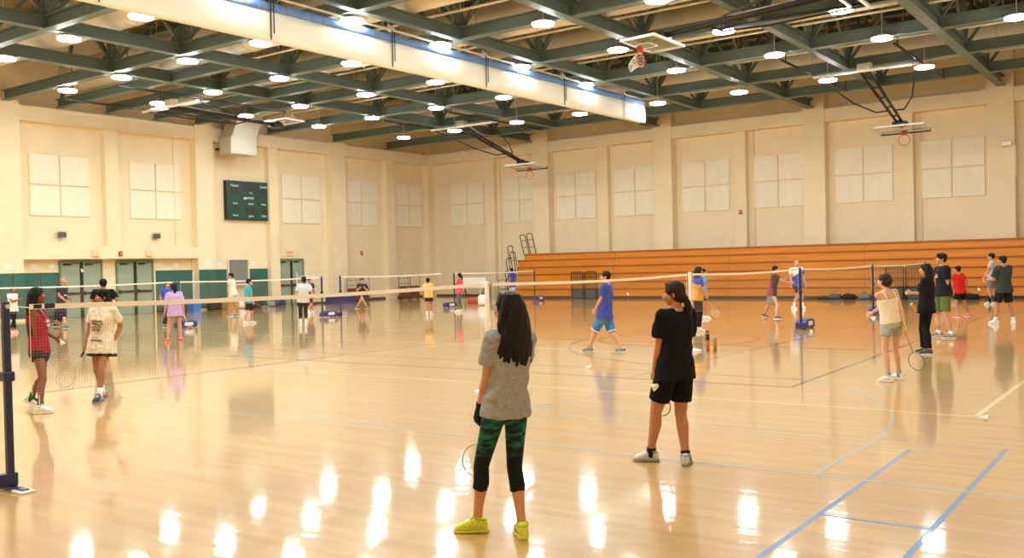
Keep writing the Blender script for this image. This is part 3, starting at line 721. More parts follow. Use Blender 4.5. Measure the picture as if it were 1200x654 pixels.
MAL = dict(sh=.19, hip=.96, waist=1.12, limb=1.08, bust=0, neck=.058)
KID = dict(sh=.165, hip=.95, waist=1.12, limb=1.0, bust=0, neck=.05)
PEOPLE = {}
def person(key, label, top, fl_, fr_, phi, sk, hair, upper, lower, shoes, toes=None, socks=None, hl=None, hr=None, hphi=None, pitch=0,
           bt=FEM, s=None, hipx=None, lean=0, liftL=0, liftR=0, curlL=None, curlR=None, twist=0, armhintL=None, armhintR=None, rest=None, girth=1.0, D=None, crouch=0, glasses=False, glove=None, headoff=0, band=None):
    a, b = on_floor(*fl_), on_floor(*fr_); base = (a+b)/2
    if D is None: D = hypot(base.x, base.y)
    away = V((base.x, base.y, 0)).normalized(); left = V((-away.y, away.x, 0))
    def dirp(p): return away*cos(R_(p))+left*sin(R_(p))
    zt = at(top[0], top[1], D).z
    k = s if s else zt/1.70
    def px(p): return at(p[0], p[1], D+(p[2] if len(p) > 2 else 0))-base
    F = dirp(phi); Rt = F.cross(V((0, 0, 1))); up = V((0, 0, 1))
    F2 = dirp(phi+twist); R2 = F2.cross(up)
    head = px((top[0], top[1], headoff)); head.z = zt-.113*k
    A = [a-base, b-base]; vox = .0045 if D < 7 else .006 if D < 11 else .0075 if D < 19 else .0095 if D < 28 else .012
    ank = [A[0]+up*(.085*k+.07*k*sin(liftL)), A[1]+up*(.085*k+.07*k*sin(liftR))]
    toes = toes or (phi+12, phi-12); tf = [dirp(toes[0]), dirp(toes[1])]
    # hips
    hc = (ank[0]+ank[1])/2; hc = hc*.72+V((head.x, head.y, 0))*.28
    if hipx is not None: hp = px((hipx, top[1])); hc = hp
    l1, l2 = .435*k, .40*k
    hz = .925*k-crouch
    while True:
        hc.z = hz; hj = [hc-Rt*.088*k*bt['hip'], hc+Rt*.088*k*bt['hip']]
        if all((hj[i]-ank[i]).length < (l1+l2)*.996 for i in (0, 1)) or hz < .3*k: break
        hz -= .005
    kn = []
    for i in (0, 1):
        q, e = ik(hj[i], ank[i], l1, l2, (F*.7+tf[i]*.6)); kn.append(q); 
    nb = head-up*.15*k-F*.012*k; nb = nb-dirp(phi)*.02*k*1
    Us = (nb-hc); SL = Us.length; Us = Us/SL; q = SL/.535
    Xs = R2-Us*R2.dot(Us); Xs.normalize(); Ys = Us.cross(Xs); Xh = (Rt-Us*Rt.dot(Us)).normalized(); Yh = Us.cross(Xh)
    shc = nb-Us*.05*k
    shp = [shc-Xs*bt['sh']*k, shc+Xs*bt['sh']*k]
    wr = []; el = []
    for i, hd in enumerate((hl, hr)):
        sg = -1 if i == 0 else 1
        if hd is None: t_ = shp[i]-up*.5*k+Xs*sg*.075*k+Ys*.05*k
        else: t_ = px(hd)
        hint = (armhintL, armhintR)[i]
        hint = (dirp(hint[0])*hint[1]+up*hint[2]) if hint else (-Ys*.8-up*.35+Xs*sg*.35)
        e_, w_ = ik(shp[i], t_, .285*k, .25*k, hint); el.append(e_); wr.append(w_)
    # head frame
    hf = dirp(hphi if hphi is not None else phi); hr_ = hf.cross(up); P = R_(pitch); hf, hu = hf*cos(P)+up*sin(P), up*cos(P)-hf*sin(P)
    lm = bt['limb']*girth; hs = k*(1.0 if k > .93 else 1.0+(.93-k)*.6)
    def H(x, y, z): return head+hr_*x*hs+hf*y*hs+hu*z*hs
    B = MB(); G = girth
    tor = []
    for h, rx, ry, fo in ((-.085, .085, .075, -.005), (-.05, .14, .1, -.008), (0, .166*bt['hip'], .112, -.01), (.06, .163*bt['hip'], .108, -.004), (.15, .134*bt['waist'], .094, .004), (.25, .142*bt['waist']**.6, .1, .006), (.34, .155, .112, .008), (.42, .168*bt['sh']/.17, .105, -.002), (.485, .145*bt['sh']/.17, .08, -.01), (.525, .07, .062, -.01), (.55, .05, .052, -.008)):
        X = Xh if h < .1 else Xs if h > .3 else (Xh*(.3-h)+Xs*(h-.1)).normalized(); Y = Us.cross(X)
        tor.append((hc+Us*h*q+Y*fo*k if True else 0, X, rx*k*G, Y, ry*k*G))
    B.loft(tor, 24, 2.2)
    if bt['bust']:
        for sg in (-1, 1): B.ell(hc+Us*.345*q+Xs*sg*.072*k+Ys*.075*k, .058*k, .05*k, .06*k, (Xs, Ys, Us), 14, 10)
    B.cap(nb-Us*.03*k, H(0, -.018, -.07), bt['neck']*1.08*k, bt['neck']*k)
    # head
    ax = (hr_, hf, hu)
    B.ell(H(0, -.012, .022), .075*hs, .094*hs, .09*hs, ax, 22, 14); B.ell(H(0, .022, -.03), .062*hs, .068*hs, .078*hs, ax, 20, 12)
    B.ell(H(0, .04, -.078), .04*hs, .042*hs, .03*hs, ax, 14, 8); B.cap(H(0, .088, .008), H(0, .103, -.026), .008*hs, .0125*hs, 10)
    for sg in (-1, 1):
        B.ell(H(sg*.014, .094, -.03), .008*hs, .008*hs, .007*hs, ax, 8, 6); B.ell(H(sg*.077, -.008, -.012), .011*hs, .018*hs, .031*hs, ax, 10, 8)
        B.ell(H(sg*.034, .07, -.028), .024*hs, .018*hs, .022*hs, ax, 10, 8)
    for i in (0, 1):
        sg = -1 if i == 0 else 1
        B.cap(hj[i]-up*0, hj[i]+(kn[i]-hj[i])*.55, .088*k*lm*bt['hip'], .068*k*lm); B.cap(hj[i]+(kn[i]-hj[i])*.55, kn[i], .068*k*lm, .052*k*lm)
        c1 = kn[i]+(ank[i]-kn[i])*.3-(F*.6+tf[i]*.4)*.014*k
        B.cap(kn[i], c1, .05*k*lm, .054*k*lm); B.cap(c1, kn[i]+(ank[i]-kn[i])*.72, .054*k*lm, .038*k*lm); B.cap(kn[i]+(ank[i]-kn[i])*.72, ank[i], .038*k*lm, .035*k*lm)
        B.cap(ank[i], ank[i]+tf[i]*.1*k-up*.045*k, .034*k, .028*k)
        B.cap(nb-Us*.035*k+Xs*sg*.05*k, shp[i]-Us*.005*k, .05*k*lm, .052*k*lm)
        B.cap(shp[i], shp[i]+(el[i]-shp[i])*.45, .052*k*lm, .043*k*lm); B.cap(shp[i]+(el[i]-shp[i])*.45, el[i], .043*k*lm, .035*k*lm)
        B.cap(el[i], el[i]+(wr[i]-el[i])*.3, .035*k*lm, .038*k*lm); B.cap(el[i]+(wr[i]-el[i])*.3, wr[i], .038*k*lm, .025*k*lm)
    hands = []
    for i in (0, 1):
        sg = -1 if i == 0 else 1
        d = (wr[i]-el[i]).normalized(); n = -Xs*sg; n = n-d*n.dot(d)
        if n.length < .3: n = (Ys-d*Ys.dot(d))
        n.normalize(); s_ = d.cross(n)
        if s_.dot(Ys+up*.3) < 0: s_ = -s_
        hands.append((wr[i]+d*.075*k+n*.022*k, d, n, s_))
        hand_geo(B, wr[i]+d*.008*k, d, n, s_, k, (curlL, curlR)[i] or (18, 24, 20), .3 if (curlL, curlR)[i] else 1)
    body = B.build('person', skin(sk), None, True); body.location = base; tag(body, label, 'person'); mods(body, vox, 3 if D < 11 else 2)
    # face
    eb = MB(); ed = MB(); br = MB()
    for sg in (-1, 1):
        e0 = H(sg*.031, .077, .004); eb.ell(e0, .0135*hs, .0105*hs, .0085*hs, ax, 12, 8)
        ed.ell(H(sg*.031, .084, .004), .0062*hs, .0052*hs, .0062*hs, ax, 10, 8)
        br.cap(H(sg*.016, .086, .026), H(sg*.046, .07, .028), .004*hs, .003*hs, 6)
        o = MB().ell(e0, .0135*hs, .0105*hs, .0085*hs, ax, 12, 8).build('eye', M_eyew, body, True)
        MB().ell(H(sg*.031, .0835, .004), .006*hs, .005*hs, .006*hs, ax, 10, 8).build('iris', M_eyed, o, True)
    br.build('eyebrows', mat('brow_'+hair[1], hair[1], .6), body, True)
    lp = MB(); lp.ell(H(0, .089, -.052), .022*hs, .008*hs, .0045*hs, ax, 12, 6); lp.ell(H(0, .0885, -.06), .018*hs, .008*hs, .005*hs, ax, 12, 6)
    lp.build('lips', mat('lip_'+sk, '%02x%02x%02x' % tuple(int(int(sk[j:j+2], 16)*f) for j, f in ((0, .85), (2, .6), (4, .6))), .4), body, True)
    if glasses:
        g = MB()
        for sg in (-1, 1):
            g.tube([H(sg*.032+.021*cos(t), .1, .004+.017*sin(t)) for t in [2*pi*j/16 for j in range(16)]], .0022*hs, 6, True)
            g.tube([H(sg*.053, .1, .01), H(sg*.078, .06, .012), H(sg*.083, -.01, .008)], .002*hs, 6)
        g.cyl(H(-.012, .102, .008), H(.012, .102, .008), .002*hs, n=6); g.build('glasses', M_dark, body, True)
    # hair
    hm = mat('hair_'+hair[1], hair[1], .6, var=.35, scale=30, stretch=(1, 1, .08), bump=.3, spec=.22); kind = hair[0]
    if kind != 'bald':
        h = MB(); rr = random.Random(len(label))
        if kind in ('short', 'fringe', 'curly', 'buzz'):
            z = .0 if kind == 'buzz' else .008
            h.ell(H(0, -.024, .036), (.081+z)*hs, (.093+z)*hs, (.084+z)*hs, ax, 20, 14); h.ell(H(0, -.05, -.01), .072*hs, .062*hs, .07*hs, ax, 16, 10)
            if kind != 'buzz':
                for j in range(26):
                    t = rr.uniform(0, 2*pi); v = rr.uniform(.1, 1.2); c = H(.075*cos(t)*cos(v), -.024+.088*sin(t)*cos(v), .036+.08*sin(v)); h.ell(c, .022*hs, .022*hs, .018*hs, ax, 8, 6)
            if kind == 'fringe':
                for j in range(9): x = -.06+.015*j; h.cap(H(x*.9, .05, .1), H(x*1.05, .088-abs(x)*.5, .058), .017*hs, .01*hs, 8)
                for sg in (-1, 1): h.cap(H(sg*.075, .02, .05), H(sg*.08, .02, -.01), .018*hs, .01*hs, 8)
        else:
            h.ell(H(0, -.02, .034), .086*hs, .098*hs, .09*hs, ax, 22, 14); h.ell(H(0, -.045, -.015), .08*hs, .07*hs, .085*hs, ax, 18, 12)
            for sg in (-1, 1): h.cap(H(sg*.02, .052, .098), H(sg*.074, .03, .03), .014*hs, .016*hs, 8); h.ell(H(sg*.066, -.02, -.005), .02*hs, .045*hs, .055*hs, ax, 12, 8)
        if kind == 'long':
            Ln = hair[2]
            for j in range(34):
                t = -1.85+3.7*j/33; x, y = .085*sin(t*.95), -.018-.078*cos(t); l_ = Ln*rr.uniform(.86, 1.02)*(1-.12*abs(t/1.85))
                p0 = H(x, y, .0); ln = 7; pts = []
                for u in range(ln+1):
                    f_ = u/ln; pts.append(H(x*(1+.75*f_)+.01*sin(u*1.5+j), y-.03*sin(f_*2.4)-.012*(1 if y < 0 else .2), .02)-up*(l_*f_*k)+V((0, 0, 0)))
                h.cap(H(x*.72, y*.8, .09), pts[0], .02*hs, .025*hs, 8)
                for u in range(ln): h.cap(pts[u], pts[u+1], (.025-.014*(u/ln)**2)*hs, (.025-.014*((u+1)/ln)**2)*hs, 8)
        if kind in ('pony', 'bun'):
            if kind == 'pony':
                z0 = hair[3] if len(hair) > 3 else .0
                p = H(0, -.105, z0); h.ell(p, .03*hs, .03*hs, .03*hs, ax, 12, 8)
                for j in range(7):
                    a0 = 2*pi*j/7; q0 = p
                    for u in range(6):
                        f_ = (u+1)/6; q1 = H(.018*cos(a0)*(1+sin(f_*3)*.6), -.105-.03*sin(f_*3.0)+.016*sin(a0), z0)-up*hair[2]*f_*k
                        h.cap(q0, q1, .02*hs*(1.1-.5*u/6), .02*hs*(1.1-.5*f_), 8); q0 = q1
            else:
                for j in range(14): t = 2*pi*j/14; h.ell(H(.03*cos(t), -.1, .0+.028*sin(t)), .024*hs, .024*hs, .02*hs, ax, 10, 8)
        o = h.build('hair', hm, body, True); mods(o, vox*.9, 2, .5, .006*hs, .03)
        if kind == 'pony': MB().tube([H(.0+.024*cos(t), -.118, (hair[3] if len(hair) > 3 else 0)-.012+.024*sin(t)) for t in [2*pi*j/14 for j in range(14)]], .007*hs, 6, True).build('hair_tie', M_dark, o, True)
        if kind == 'bun': MB().rings([[H(x, -.128+.02*abs(x)/.05, z+.01+x*.25) for x, z in ((-.05, -.006), (.05, -.006), (.05, .008), (-.05, .008))], [H(x, -.112+.02*abs(x)/.05, z+.01+x*.25) for x, z in ((-.05, -.006), (.05, -.006), (.05, .008), (-.05, .008))]]).build('hair_clip', M_whitem, o)
    if band:
        g = MB(); g.loft([(H(0, -.016, z), hr_, r1*hs, hf, r2*hs) for z, r1, r2 in ((.04, .09, .102), (.075, .085, .097), (.105, .066, .075), (.125, .03, .035))], 24); mods(g.build('bandana', cloth(band), body, True), vox, 2)
    # clothes
    def secs(lo, hi, off, hemx=0):
        out = []; hs_ = [t_ for t_ in (-.12, -.085, -.05, 0, .06, .15, .25, .34, .42, .485, .53) if lo <= t_ <= hi]
        if lo not in hs_: hs_ = [lo]+hs_
        if hi not in hs_: hs_ = hs_+[hi]
        prof = ((-.2, .185, .135), (-.05, .176, .125), (0, .174*bt['hip'], .12), (.06, .168*bt['hip'], .116), (.15, .15*bt['waist'], .106), (.25, .151*bt['waist']**.6, .112), (.34, .163, .128 if bt['bust'] else .12), (.42, .172*bt['sh']/.17, .112), (.485, .15*bt['sh']/.17, .088), (.53, .082, .07))
        for h_ in hs_:
            for (h0, a0, b0), (h1, a1, b1) in zip(prof, prof[1:]):
                if h0 <= h_ <= h1: f_ = (h_-h0)/(h1-h0); rx, ry = a0+(a1-a0)*f_, b0+(b1-b0)*f_; break
            o_ = off+hemx*max(0, 1-(h_-lo)/.3)
            X = Xh if h_ < .1 else Xs if h_ > .3 else (Xh*(.3-h_)+Xs*(h_-.1)).normalized(); Y = Us.cross(X)
            fo = .012 if .3 < h_ < .4 and bt['bust'] else 0
            out.append((hc+Us*h_*q+Y*fo*k, X, (rx*G+o_)*k, Y, (ry*G+o_)*k))
        return out
    ut, um = upper[0], upper[1]
    hem = upper[2] if len(upper) > 2 else -.06
    c = MB()
    if ut in ('tee', 'longtee'):
        c.loft(secs(hem, .53, .014, .028 if bt is MAL or lower[0] == 'skirt' else .014), 28, 2.3)
        sl = upper[3] if len(upper) > 3 else .62
        for i in (0, 1):
            sg = -1 if i == 0 else 1; e_ = shp[i]+(el[i]-shp[i])*sl
            c.cap(nb-Us*.035*k+Xs*sg*.04*k, shp[i], .057*k*G, .066*k*lm)
            c.cyl(shp[i]+(shp[i]-e_)*.1, e_, .069*k*lm, .073*k*lm, 18); c.ell(shp[i], .067*k*lm, .067*k*lm, .067*k*lm, None, 14, 8)
            m_ = shc+Xs*sg*.1*k-Us*.04*k; c.cap(m_, shp[i]-Us*.02*k, .08*k*G, .06*k*lm)
        c.loft([(nb-Us*.02*k, Xs, .075*k, Ys, .066*k), (nb+Us*.012*k, Xs, .06*k, Ys, .058*k)], 20)
        o = c.build('t_shirt', um, body, True); mods(o, max(vox*1.25, .007), 4, .5, .034*k if D < 20 else .02*k, .075)
    elif ut in ('tank', 'camisole'):
        c.loft(secs(hem, .40 if ut == 'camisole' else .43, .009, .008), 28, 2.3)
        if bt['bust']:
            for sg in (-1, 1): c.ell(hc+Us*.345*q+Xs*sg*.072*k+Ys*.078*k, .065*k, .055*k, .066*k, (Xs, Ys, Us), 14, 10)
        o = c.build('tank_top' if ut == 'tank' else 'camisole', um, body, True); mods(o, max(vox*1.2, .006), 3, .5, .008*k, .1)
        wd = .022 if ut == 'tank' else .006
        for sg in (-1, 1):
            st = MB(); pts = [hc+Us*.385*q+Xs*sg*.085*k-Ys*.112*k*G, hc+Us*.47*q+Xs*sg*.088*k-Ys*.088*k*G, shc+Us*.055*k+Xs*sg*.085*k, hc+Us*.46*q+Xs*sg*.09*k+Ys*.09*k, hc+Us*.38*q+Xs*sg*.08*k+Ys*.13*k]
            sm = []
            for u in range(17):
                f_ = u/4; j = min(3, int(f_)); g_ = f_-j; p_ = [pts[max(0, j-1)], pts[j], pts[j+1], pts[min(4, j+2)]]
                sm.append(.5*((2*p_[1])+(p_[2]-p_[0])*g_+(2*p_[0]-5*p_[1]+4*p_[2]-p_[3])*g_*g_+(3*p_[1]-p_[0]-3*p_[2]+p_[3])*g_**3))
            rs = []
            for u in range(17):
                tg = (sm[min(16, u+1)]-sm[max(0, u-1)]).normalized(); nn = tg.cross(Xs).normalized()
                rs.append([sm[u]+Xs*wd*k*a_+nn*.006*k*b_ for a_, b_ in ((-1, -1), (1, -1), (1, 1), (-1, 1))])
            st.rings(rs); st.build('strap', um, o, True)
    lt, lmn, lfr = lower[0], lower[1], lower[2]
    c = MB()
    if lt == 'skirt':
        dz = lfr*k
        c.loft([(hc+Us*.09*q, Xh, .16*k*G, Yh, .118*k*G), (hc+Us*.0*q, Xh, .172*k*G, Yh, .125*k*G), (hc-up*dz*.5, Xh, .205*k, Yh, .165*k), (hc-up*dz, Xh, .235*k, Yh, .195*k)], 30)
        o = c.build('skirt', lmn, body, True); mods(o, max(vox*1.2, .006), 3, .5, .02*k, .07)
    else:
        tight = lt == 'leggings'; of = .006 if tight else .014
        pel = secs(-.06, .06, of-.008); c.loft([(p_[0], p_[1], p_[2], p_[3], p_[4]) for p_ in pel], 26, 2.3)
        c.ell(hc-up*.045*k, .13*k*G, .1*k*G, .07*k, (Xh, Yh, Us), 18, 10)
        for i in (0, 1):
            th, shn = hj[i], kn[i]
            r0 = .09*lm*bt['hip']+of
            if lfr <= 1:
                e_ = th+(shn-th)*lfr; r1 = (.088-(.088-.052)*min(1, lfr*.9))*lm+of*(2.1 if not tight else 1)
                c.cyl(th+(th-shn).normalized()*.02*k, e_, r0*k, r1*k, 22); c.ell(th, r0*k, r0*k, r0*k, None, 16, 10)
            else:
                c.cap(th, th+(shn-th)*.55, r0*k, (.068*lm+of)*k, 18); c.cap(th+(shn-th)*.55, shn, (.068*lm+of)*k, (.053*lm+of)*k, 18)
                f_ = lfr-1; c1 = shn+(ank[i]-shn)*min(.3, f_)-(F*.6+tf[i]*.4)*(.012*k if f_ > .15 else 0); e_ = shn+(ank[i]-shn)*f_
                r2 = (.055*lm+of) if tight else .058*lm+of
                c.cap(shn, c1, (.053*lm+of)*k, r2*k, 18)
                r3 = ((.055-(.055-.037)*max(0, (f_-.3)/.5))*lm+of)*k if tight else (.05*lm+of)*k
                if f_ > .3: c.cyl(c1, e_, r2*k, r3, 18)
        o = c.build({'leggings': 'leggings', 'shorts': 'shorts', 'pants': 'trousers'}[lt], lmn, body, True); mods(o, max(vox*1.15, .0055), 3, .5, (.012*k if not tight else .003*k), .08)
        if lt == 'shorts' and len(lower) > 3:
            for i in (0, 1):
                th, shn = hj[i], kn[i]; e_ = th+(shn-th)*(lfr-.07); e2 = th+(shn-th)*(lfr-.02); r1 = (.088-(.088-.052)*min(1, lfr*.9))*lm+of*2.1+.006
                MB().cyl(e_, e2, r1*k, r1*k, 22, False).build('hem_stripe', lower[3], o, True)
    for i in (0, 1):
        lf = (liftL, liftR)[i]
        sm_, so_ = shoes[0], shoes[1] if len(shoes) > 1 else M_white
        shoe(body, ank[i]-up*0, tf[i], k, sm_, so_, lf)
        if socks:
            c = MB(); hgt = socks[1]; c.cyl(ank[i]-up*.04*k, ank[i]+(kn[i]-ank[i]).normalized()*hgt*k, .043*k, .042*k*max(1, lm), 16); o = c.build('sock', socks[0], body, True)
    if glove is not None:
        i, gm = glove; c = MB(); hp, d, n, s_ = hands[i]; w0 = wr[i]
        c.loft([(w0-d*.05*k, s_, .034*k, n, .032*k), (w0, s_, .034*k, n, .026*k), (w0+d*.04*k, s_, .043*k, n, .024*k), (w0+d*.095*k, s_, .047*k, n, .02*k)], 18, 2.4)
        for off in (.03, .0102, -.0102, -.03): c.cyl(w0+d*.08*k+s_*off*k, w0+d*.12*k+s_*off*k+n*.008*k, .0115*k, .0105*k, 10)
        mods(c.build('glove', gm, body, True), .0045, 2)
    PEOPLE[key] = dict(base=base, D=D, k=k, hands=[base+hh[0] for hh in hands], wr=wr, el=el, hc=hc, Us=Us, q=q, Xs=Xs, Ys=Ys, body=body, shc=shc, G=G, H=H, ank=ank, kn=kn)
    return body
GRIP = (62, 70, 55); PINCH = (40, 45, 30)
M_shw = mat('shoe_white', 'f0efea', .5); M_shg = mat('shoe_grey', '6d7478', .6); M_shk = mat('shoe_black', '1d1c1f', .6); M_shb = mat('shoe_blue', '1c2a52', .6)
M_shy = mat('shoe_yellow', 'd8e03a', .6, var=.12, scale=40); M_shr = mat('shoe_red', 'd2402c', .55); M_shp = mat('shoe_pink', 'e8a39a', .6); M_shs = mat('shoe_silver', 'd3d4d2', .5, var=.15, scale=30)
ACC.update({'shoe_yellow': mat('acc_lime', 'b6bd2a', .6), 'shoe_silver': mat('acc_grey', '8e9296', .5), 'shoe_white': mat('acc_pale', 'cdd0d2', .5), 'shoe_black': M_white, 'shoe_blue': M_white, 'shoe_red': M_white, 'shoe_grey': M_white, 'shoe_pink': M_white})
M_sow = M_white; M_soy = mat('sole_pale_yellow', 'cfd56a', .6); M_sog = mat('sole_grey', '8b8c88', .6)
M_sockw = cloth('eceae6'); M_sockk = cloth('1a1a1d')
def camo(name, c1, c2, c3, z0, z1):
    m = bpy.data.materials.new(name); m.use_nodes = True; n = m.node_tree.nodes; l = m.node_tree.links; p = n['Principled BSDF']
    tc = n.new('ShaderNodeTexCoord'); mp = n.new('ShaderNodeMapping'); mp.inputs['Scale'].default_value = (9, 9, 26); nz = n.new('ShaderNodeTexNoise'); nz.inputs['Scale'].default_value = 1.6; nz.inputs['Detail'].default_value = 3
    l.new(tc.outputs['Object'], mp.inputs[0]); l.new(mp.outputs[0], nz.inputs['Vector'])
    rp = n.new('ShaderNodeValToRGB'); rp.color_ramp.interpolation = 'LINEAR'; e = rp.color_ramp.elements; e[0].position = .42; e[0].color = lin(c1); e[1].position = .62; e[1].color = lin(c2)
    l.new(nz.outputs['Fac'], rp.inputs[0])
    sx = n.new('ShaderNodeSeparateXYZ'); l.new(tc.outputs['Object'], sx.inputs[0])
    ad = n.new('ShaderNodeMath'); ad.operation = 'MULTIPLY_ADD'; ad.inputs[1].default_value = .12; l.new(nz.outputs['Fac'], ad.inputs[0]); l.new(sx.outputs['Z'], ad.inputs[2])
    mr = n.new('ShaderNodeMapRange'); mr.inputs[1].default_value = z0; mr.inputs[2].default_value = z1; l.new(ad.outputs[0], mr.inputs[0])
    mx = n.new('ShaderNodeMix'); mx.data_type = 'RGBA'; mx.inputs[6].default_value = lin(c3); l.new(mr.outputs[0], mx.inputs[0]); l.new(rp.outputs[0], mx.inputs[7]); l.new(mx.outputs[2], p.inputs['Base Color'])
    p.inputs['Roughness'].default_value = .75; p.inputs['Specular IOR Level'].default_value = .25
    return m
def split_mat(name, c1, c2, nx, ny, nz_, off, width=.01):
    # garment dyed in two colours: plain position test along a direction in the garment's own space
    m = bpy.data.materials.new(name); m.use_nodes = True; n = m.node_tree.nodes; l = m.node_tree.links; p = n['Principled BSDF']
    tc = n.new('ShaderNodeTexCoord'); d = n.new('ShaderNodeVectorMath'); d.operation = 'DOT_PRODUCT'; d.inputs[1].default_value = (nx, ny, nz_); l.new(tc.outputs['Object'], d.inputs[0])
    mr = n.new('ShaderNodeMapRange'); mr.inputs[1].default_value = off-width; mr.inputs[2].default_value = off+width; l.new(d.outputs['Value'], mr.inputs[0])
    mx = n.new('ShaderNodeMix'); mx.data_type = 'RGBA'; mx.inputs[6].default_value = lin(c1); mx.inputs[7].default_value = lin(c2); l.new(mr.outputs[0], mx.inputs[0]); l.new(mx.outputs[2], p.inputs['Base Color'])
    p.inputs['Roughness'].default_value = .85; return m
heather = mat('heather_grey', '9c9c9e', .9, var=.22, scale=60, stretch=(1, 1, 2.5), spec=.15)
# ---- foreground
person('grey', 'woman with long black hair in a heather grey t-shirt, green-black leggings and yellow shoes', (594.5, 343), (560, 624), (612, 630), 34, 'c98f6b', ('long', '17120f', .40),
       ('tee', heather, -.055, .66), ('leggings', camo('leggings_camo', '0c2422', '1f6a58', '0a141d', .56, .68), 1.42), (M_shy, M_soy), toes=(82, 8), hl=(561, 487, .03), hr=(592, 492, .3), hphi=50, pitch=3, glasses=True,
       glove=(0, cloth('141416')), hipx=589.5, curlR=GRIP, curlL=(30, 40, 30), bt=dict(FEM, sh=.15, limb=1.03), girth=.9)
person('black', 'woman with a ponytail in a black t-shirt and black shorts seen from behind', (789, 330), (763, 541), (804, 545), 42, 'b87c5a', ('pony', '2a1813', .24, -.06),
       ('tee', cloth('0f1015', .1), -.09, .7), ('shorts', cloth('0d0d11', .1), .72), (M_shs, M_sog), toes=(80, -8), socks=(M_sockk, .05), hl=(767, 436, 0), hr=(797, 440, .28), hphi=82, hipx=789, curlR=GRIP, curlL=PINCH, girth=1.0, pitch=-7, bt=dict(FEM, limb=1.08))
person('blue', 'man in a royal blue t-shirt and lighter blue shorts walking across the court', (709, 318), (691, 412.5), (729, 413), 80, 'd9a17a', ('short', '1f1713'),
       ('tee', cloth('0d45b4'), -.1, .75), ('shorts', cloth('3c84c8'), .98, M_white), (M_shg, M_sow), toes=(84, 60), hl=(698, 362, -.05), hr=(707, 366, .25), hphi=92, bt=MAL, hipx=708, girth=1.05)
# ---- left pair behind the net
person('red', 'girl with very long black hair in a dark red tank top and dark shorts', (44, 337), (36, 476), (47, 485), -105, '7d4a31', ('long', '120e0d', .62),
       ('tank', cloth('9c2230'), -.03), ('shorts', cloth('2b2b2f'), .3), (M_shw, M_sow), toes=(-105, -95), socks=(cloth('3c6a35', .4, 30), .09), hl=(65, 396, .05), hr=(46, 411, -.1), hphi=-100, hipx=44, curlR=GRIP, curlL=(35, 40, 30), liftL=.5)
person('cream', 'girl in a cream printed t-shirt, short black skirt and black bandana', (119, 340), (117, 471), (121, 466), 150, 'a9714e', ('pony', '15100f', .16, -.02),
       ('tee', None if False else cloth('e8d9c0', .1), -.15, .72), ('skirt', cloth('17161a'), .2), (M_shb, M_sog), toes=(150, 140), socks=(M_sockw, .13), hl=(134, 399, -.05), hr=(100, 405, .05), hphi=112, hipx=117, curlR=GRIP, band='121214', girth=1.06)
# ---- far left court
person('wleft', 'person in a white t-shirt and black leggings standing at the left edge', (15, 336), (13, 391), (18, 390), -140, '8d5a40', ('short', '3b2419'),
       ('tee', cloth('efe9df'), -.06), ('leggings', cloth('1d1d21'), 1.7), (M_shp,), hl=(13, 352, -.2), hr=(22, 351, -.25))
person('navy', 'bald man in a navy t-shirt and dark shorts before the left double doors', (74, 326), (64, 383), (76, 385), -125, 'c98a72', ('bald', '5a4030'),
       ('tee', cloth('1d2338'), -.1), ('shorts', cloth('1b1c26'), .85), (M_shk,), socks=(M_sockk, .08), hl=(81, 350, .2), hr=(76, 352, -.2), bt=MAL, girth=1.12)
person('blkman', 'dark-haired man in a black t-shirt seen from behind over the bandana girl', (120.5, 327), (117, 410), (126, 410), 15, 'a8704f', ('short', '14100e'),
       ('tee', cloth('17181c'), -.08), ('shorts', cloth('23242b'), .8), (M_shk,), bt=MAL, hr=(134, 358, .15), hl=(108, 358, .2), girth=1.05)
person('bluekid', 'person in a bright blue t-shirt half hidden behind the girl in lilac', (196, 330), (192, 384), (197, 385), -150, 'c48b6c', ('short', '241813'),
       ('tee', cloth('1f55c4'), -.06), ('pants', cloth('20222c'), 1.8), (M_shk,), bt=KID)
person('lilac', 'girl in a lilac t-shirt and dark shorts with a ponytail, back to the camera', (203.5, 332), (197, 401), (212, 400), 12, 'cf9a80', ('pony', '1a1412', .2, .02),
       ('tee', cloth('c9a9e2'), -.16, .75), ('shorts', cloth('4a4650'), .42), (M_shr, M_shp), toes=(60, -20), hl=(193, 366, 0), hr=(216, 368, 0), girth=1.12, hipx=204)
person('whiteman', 'man in a white t-shirt and pale shorts near the rolling shutter', (270, 320), (271, 371), (279, 370.5), 75, 'b67f5f', ('short', '1e1613'),
       ('tee', cloth('efe8dd'), -.08), ('shorts', cloth('e5ddd0'), .55), (M_shg, M_sow), bt=MAL, hl=(268, 345, .1), hr=(276, 346, -.1), hphi=95)
person('turq', 'player in a turquoise t-shirt and black shorts facing right', (292, 327), (287, 380), (295, 379), -78, 'c98f70', ('short', '1c1513'),
       ('tee', cloth('2bb0c4'), -.06), ('shorts', cloth('1d1d22'), .8), (M_shw,), hl=(297, 356, .25), hr=(297, 355, -.15), bt=KID, girth=1.05)
person('palegrey', 'woman in a pale grey t-shirt and black leggings, back to the camera', (356, 324), (352.5, 382), (358.5, 382), 5, 'd1a088', ('pony', '16110f', .14, .03),
       ('tee', cloth('ccd3d6'), -.1, .7), ('leggings', cloth('17171b'), 1.55), (M_shw,), socks=(M_sockw, .17), hl=(344, 352, 0), hr=(367, 351, 0), girth=1.12)
person('redface', 'person in a navy t-shirt and dark shorts just right of the woman in pale grey', (362.5, 326), (361.5, 368), (366.5, 367), -150, 'cf7a62', ('short', '2a1c16'),
       ('tee', cloth('262a3e'), -.08), ('shorts', cloth('23242e'), .8), (M_shw,), socks=(M_sockw, .1), bt=MAL)
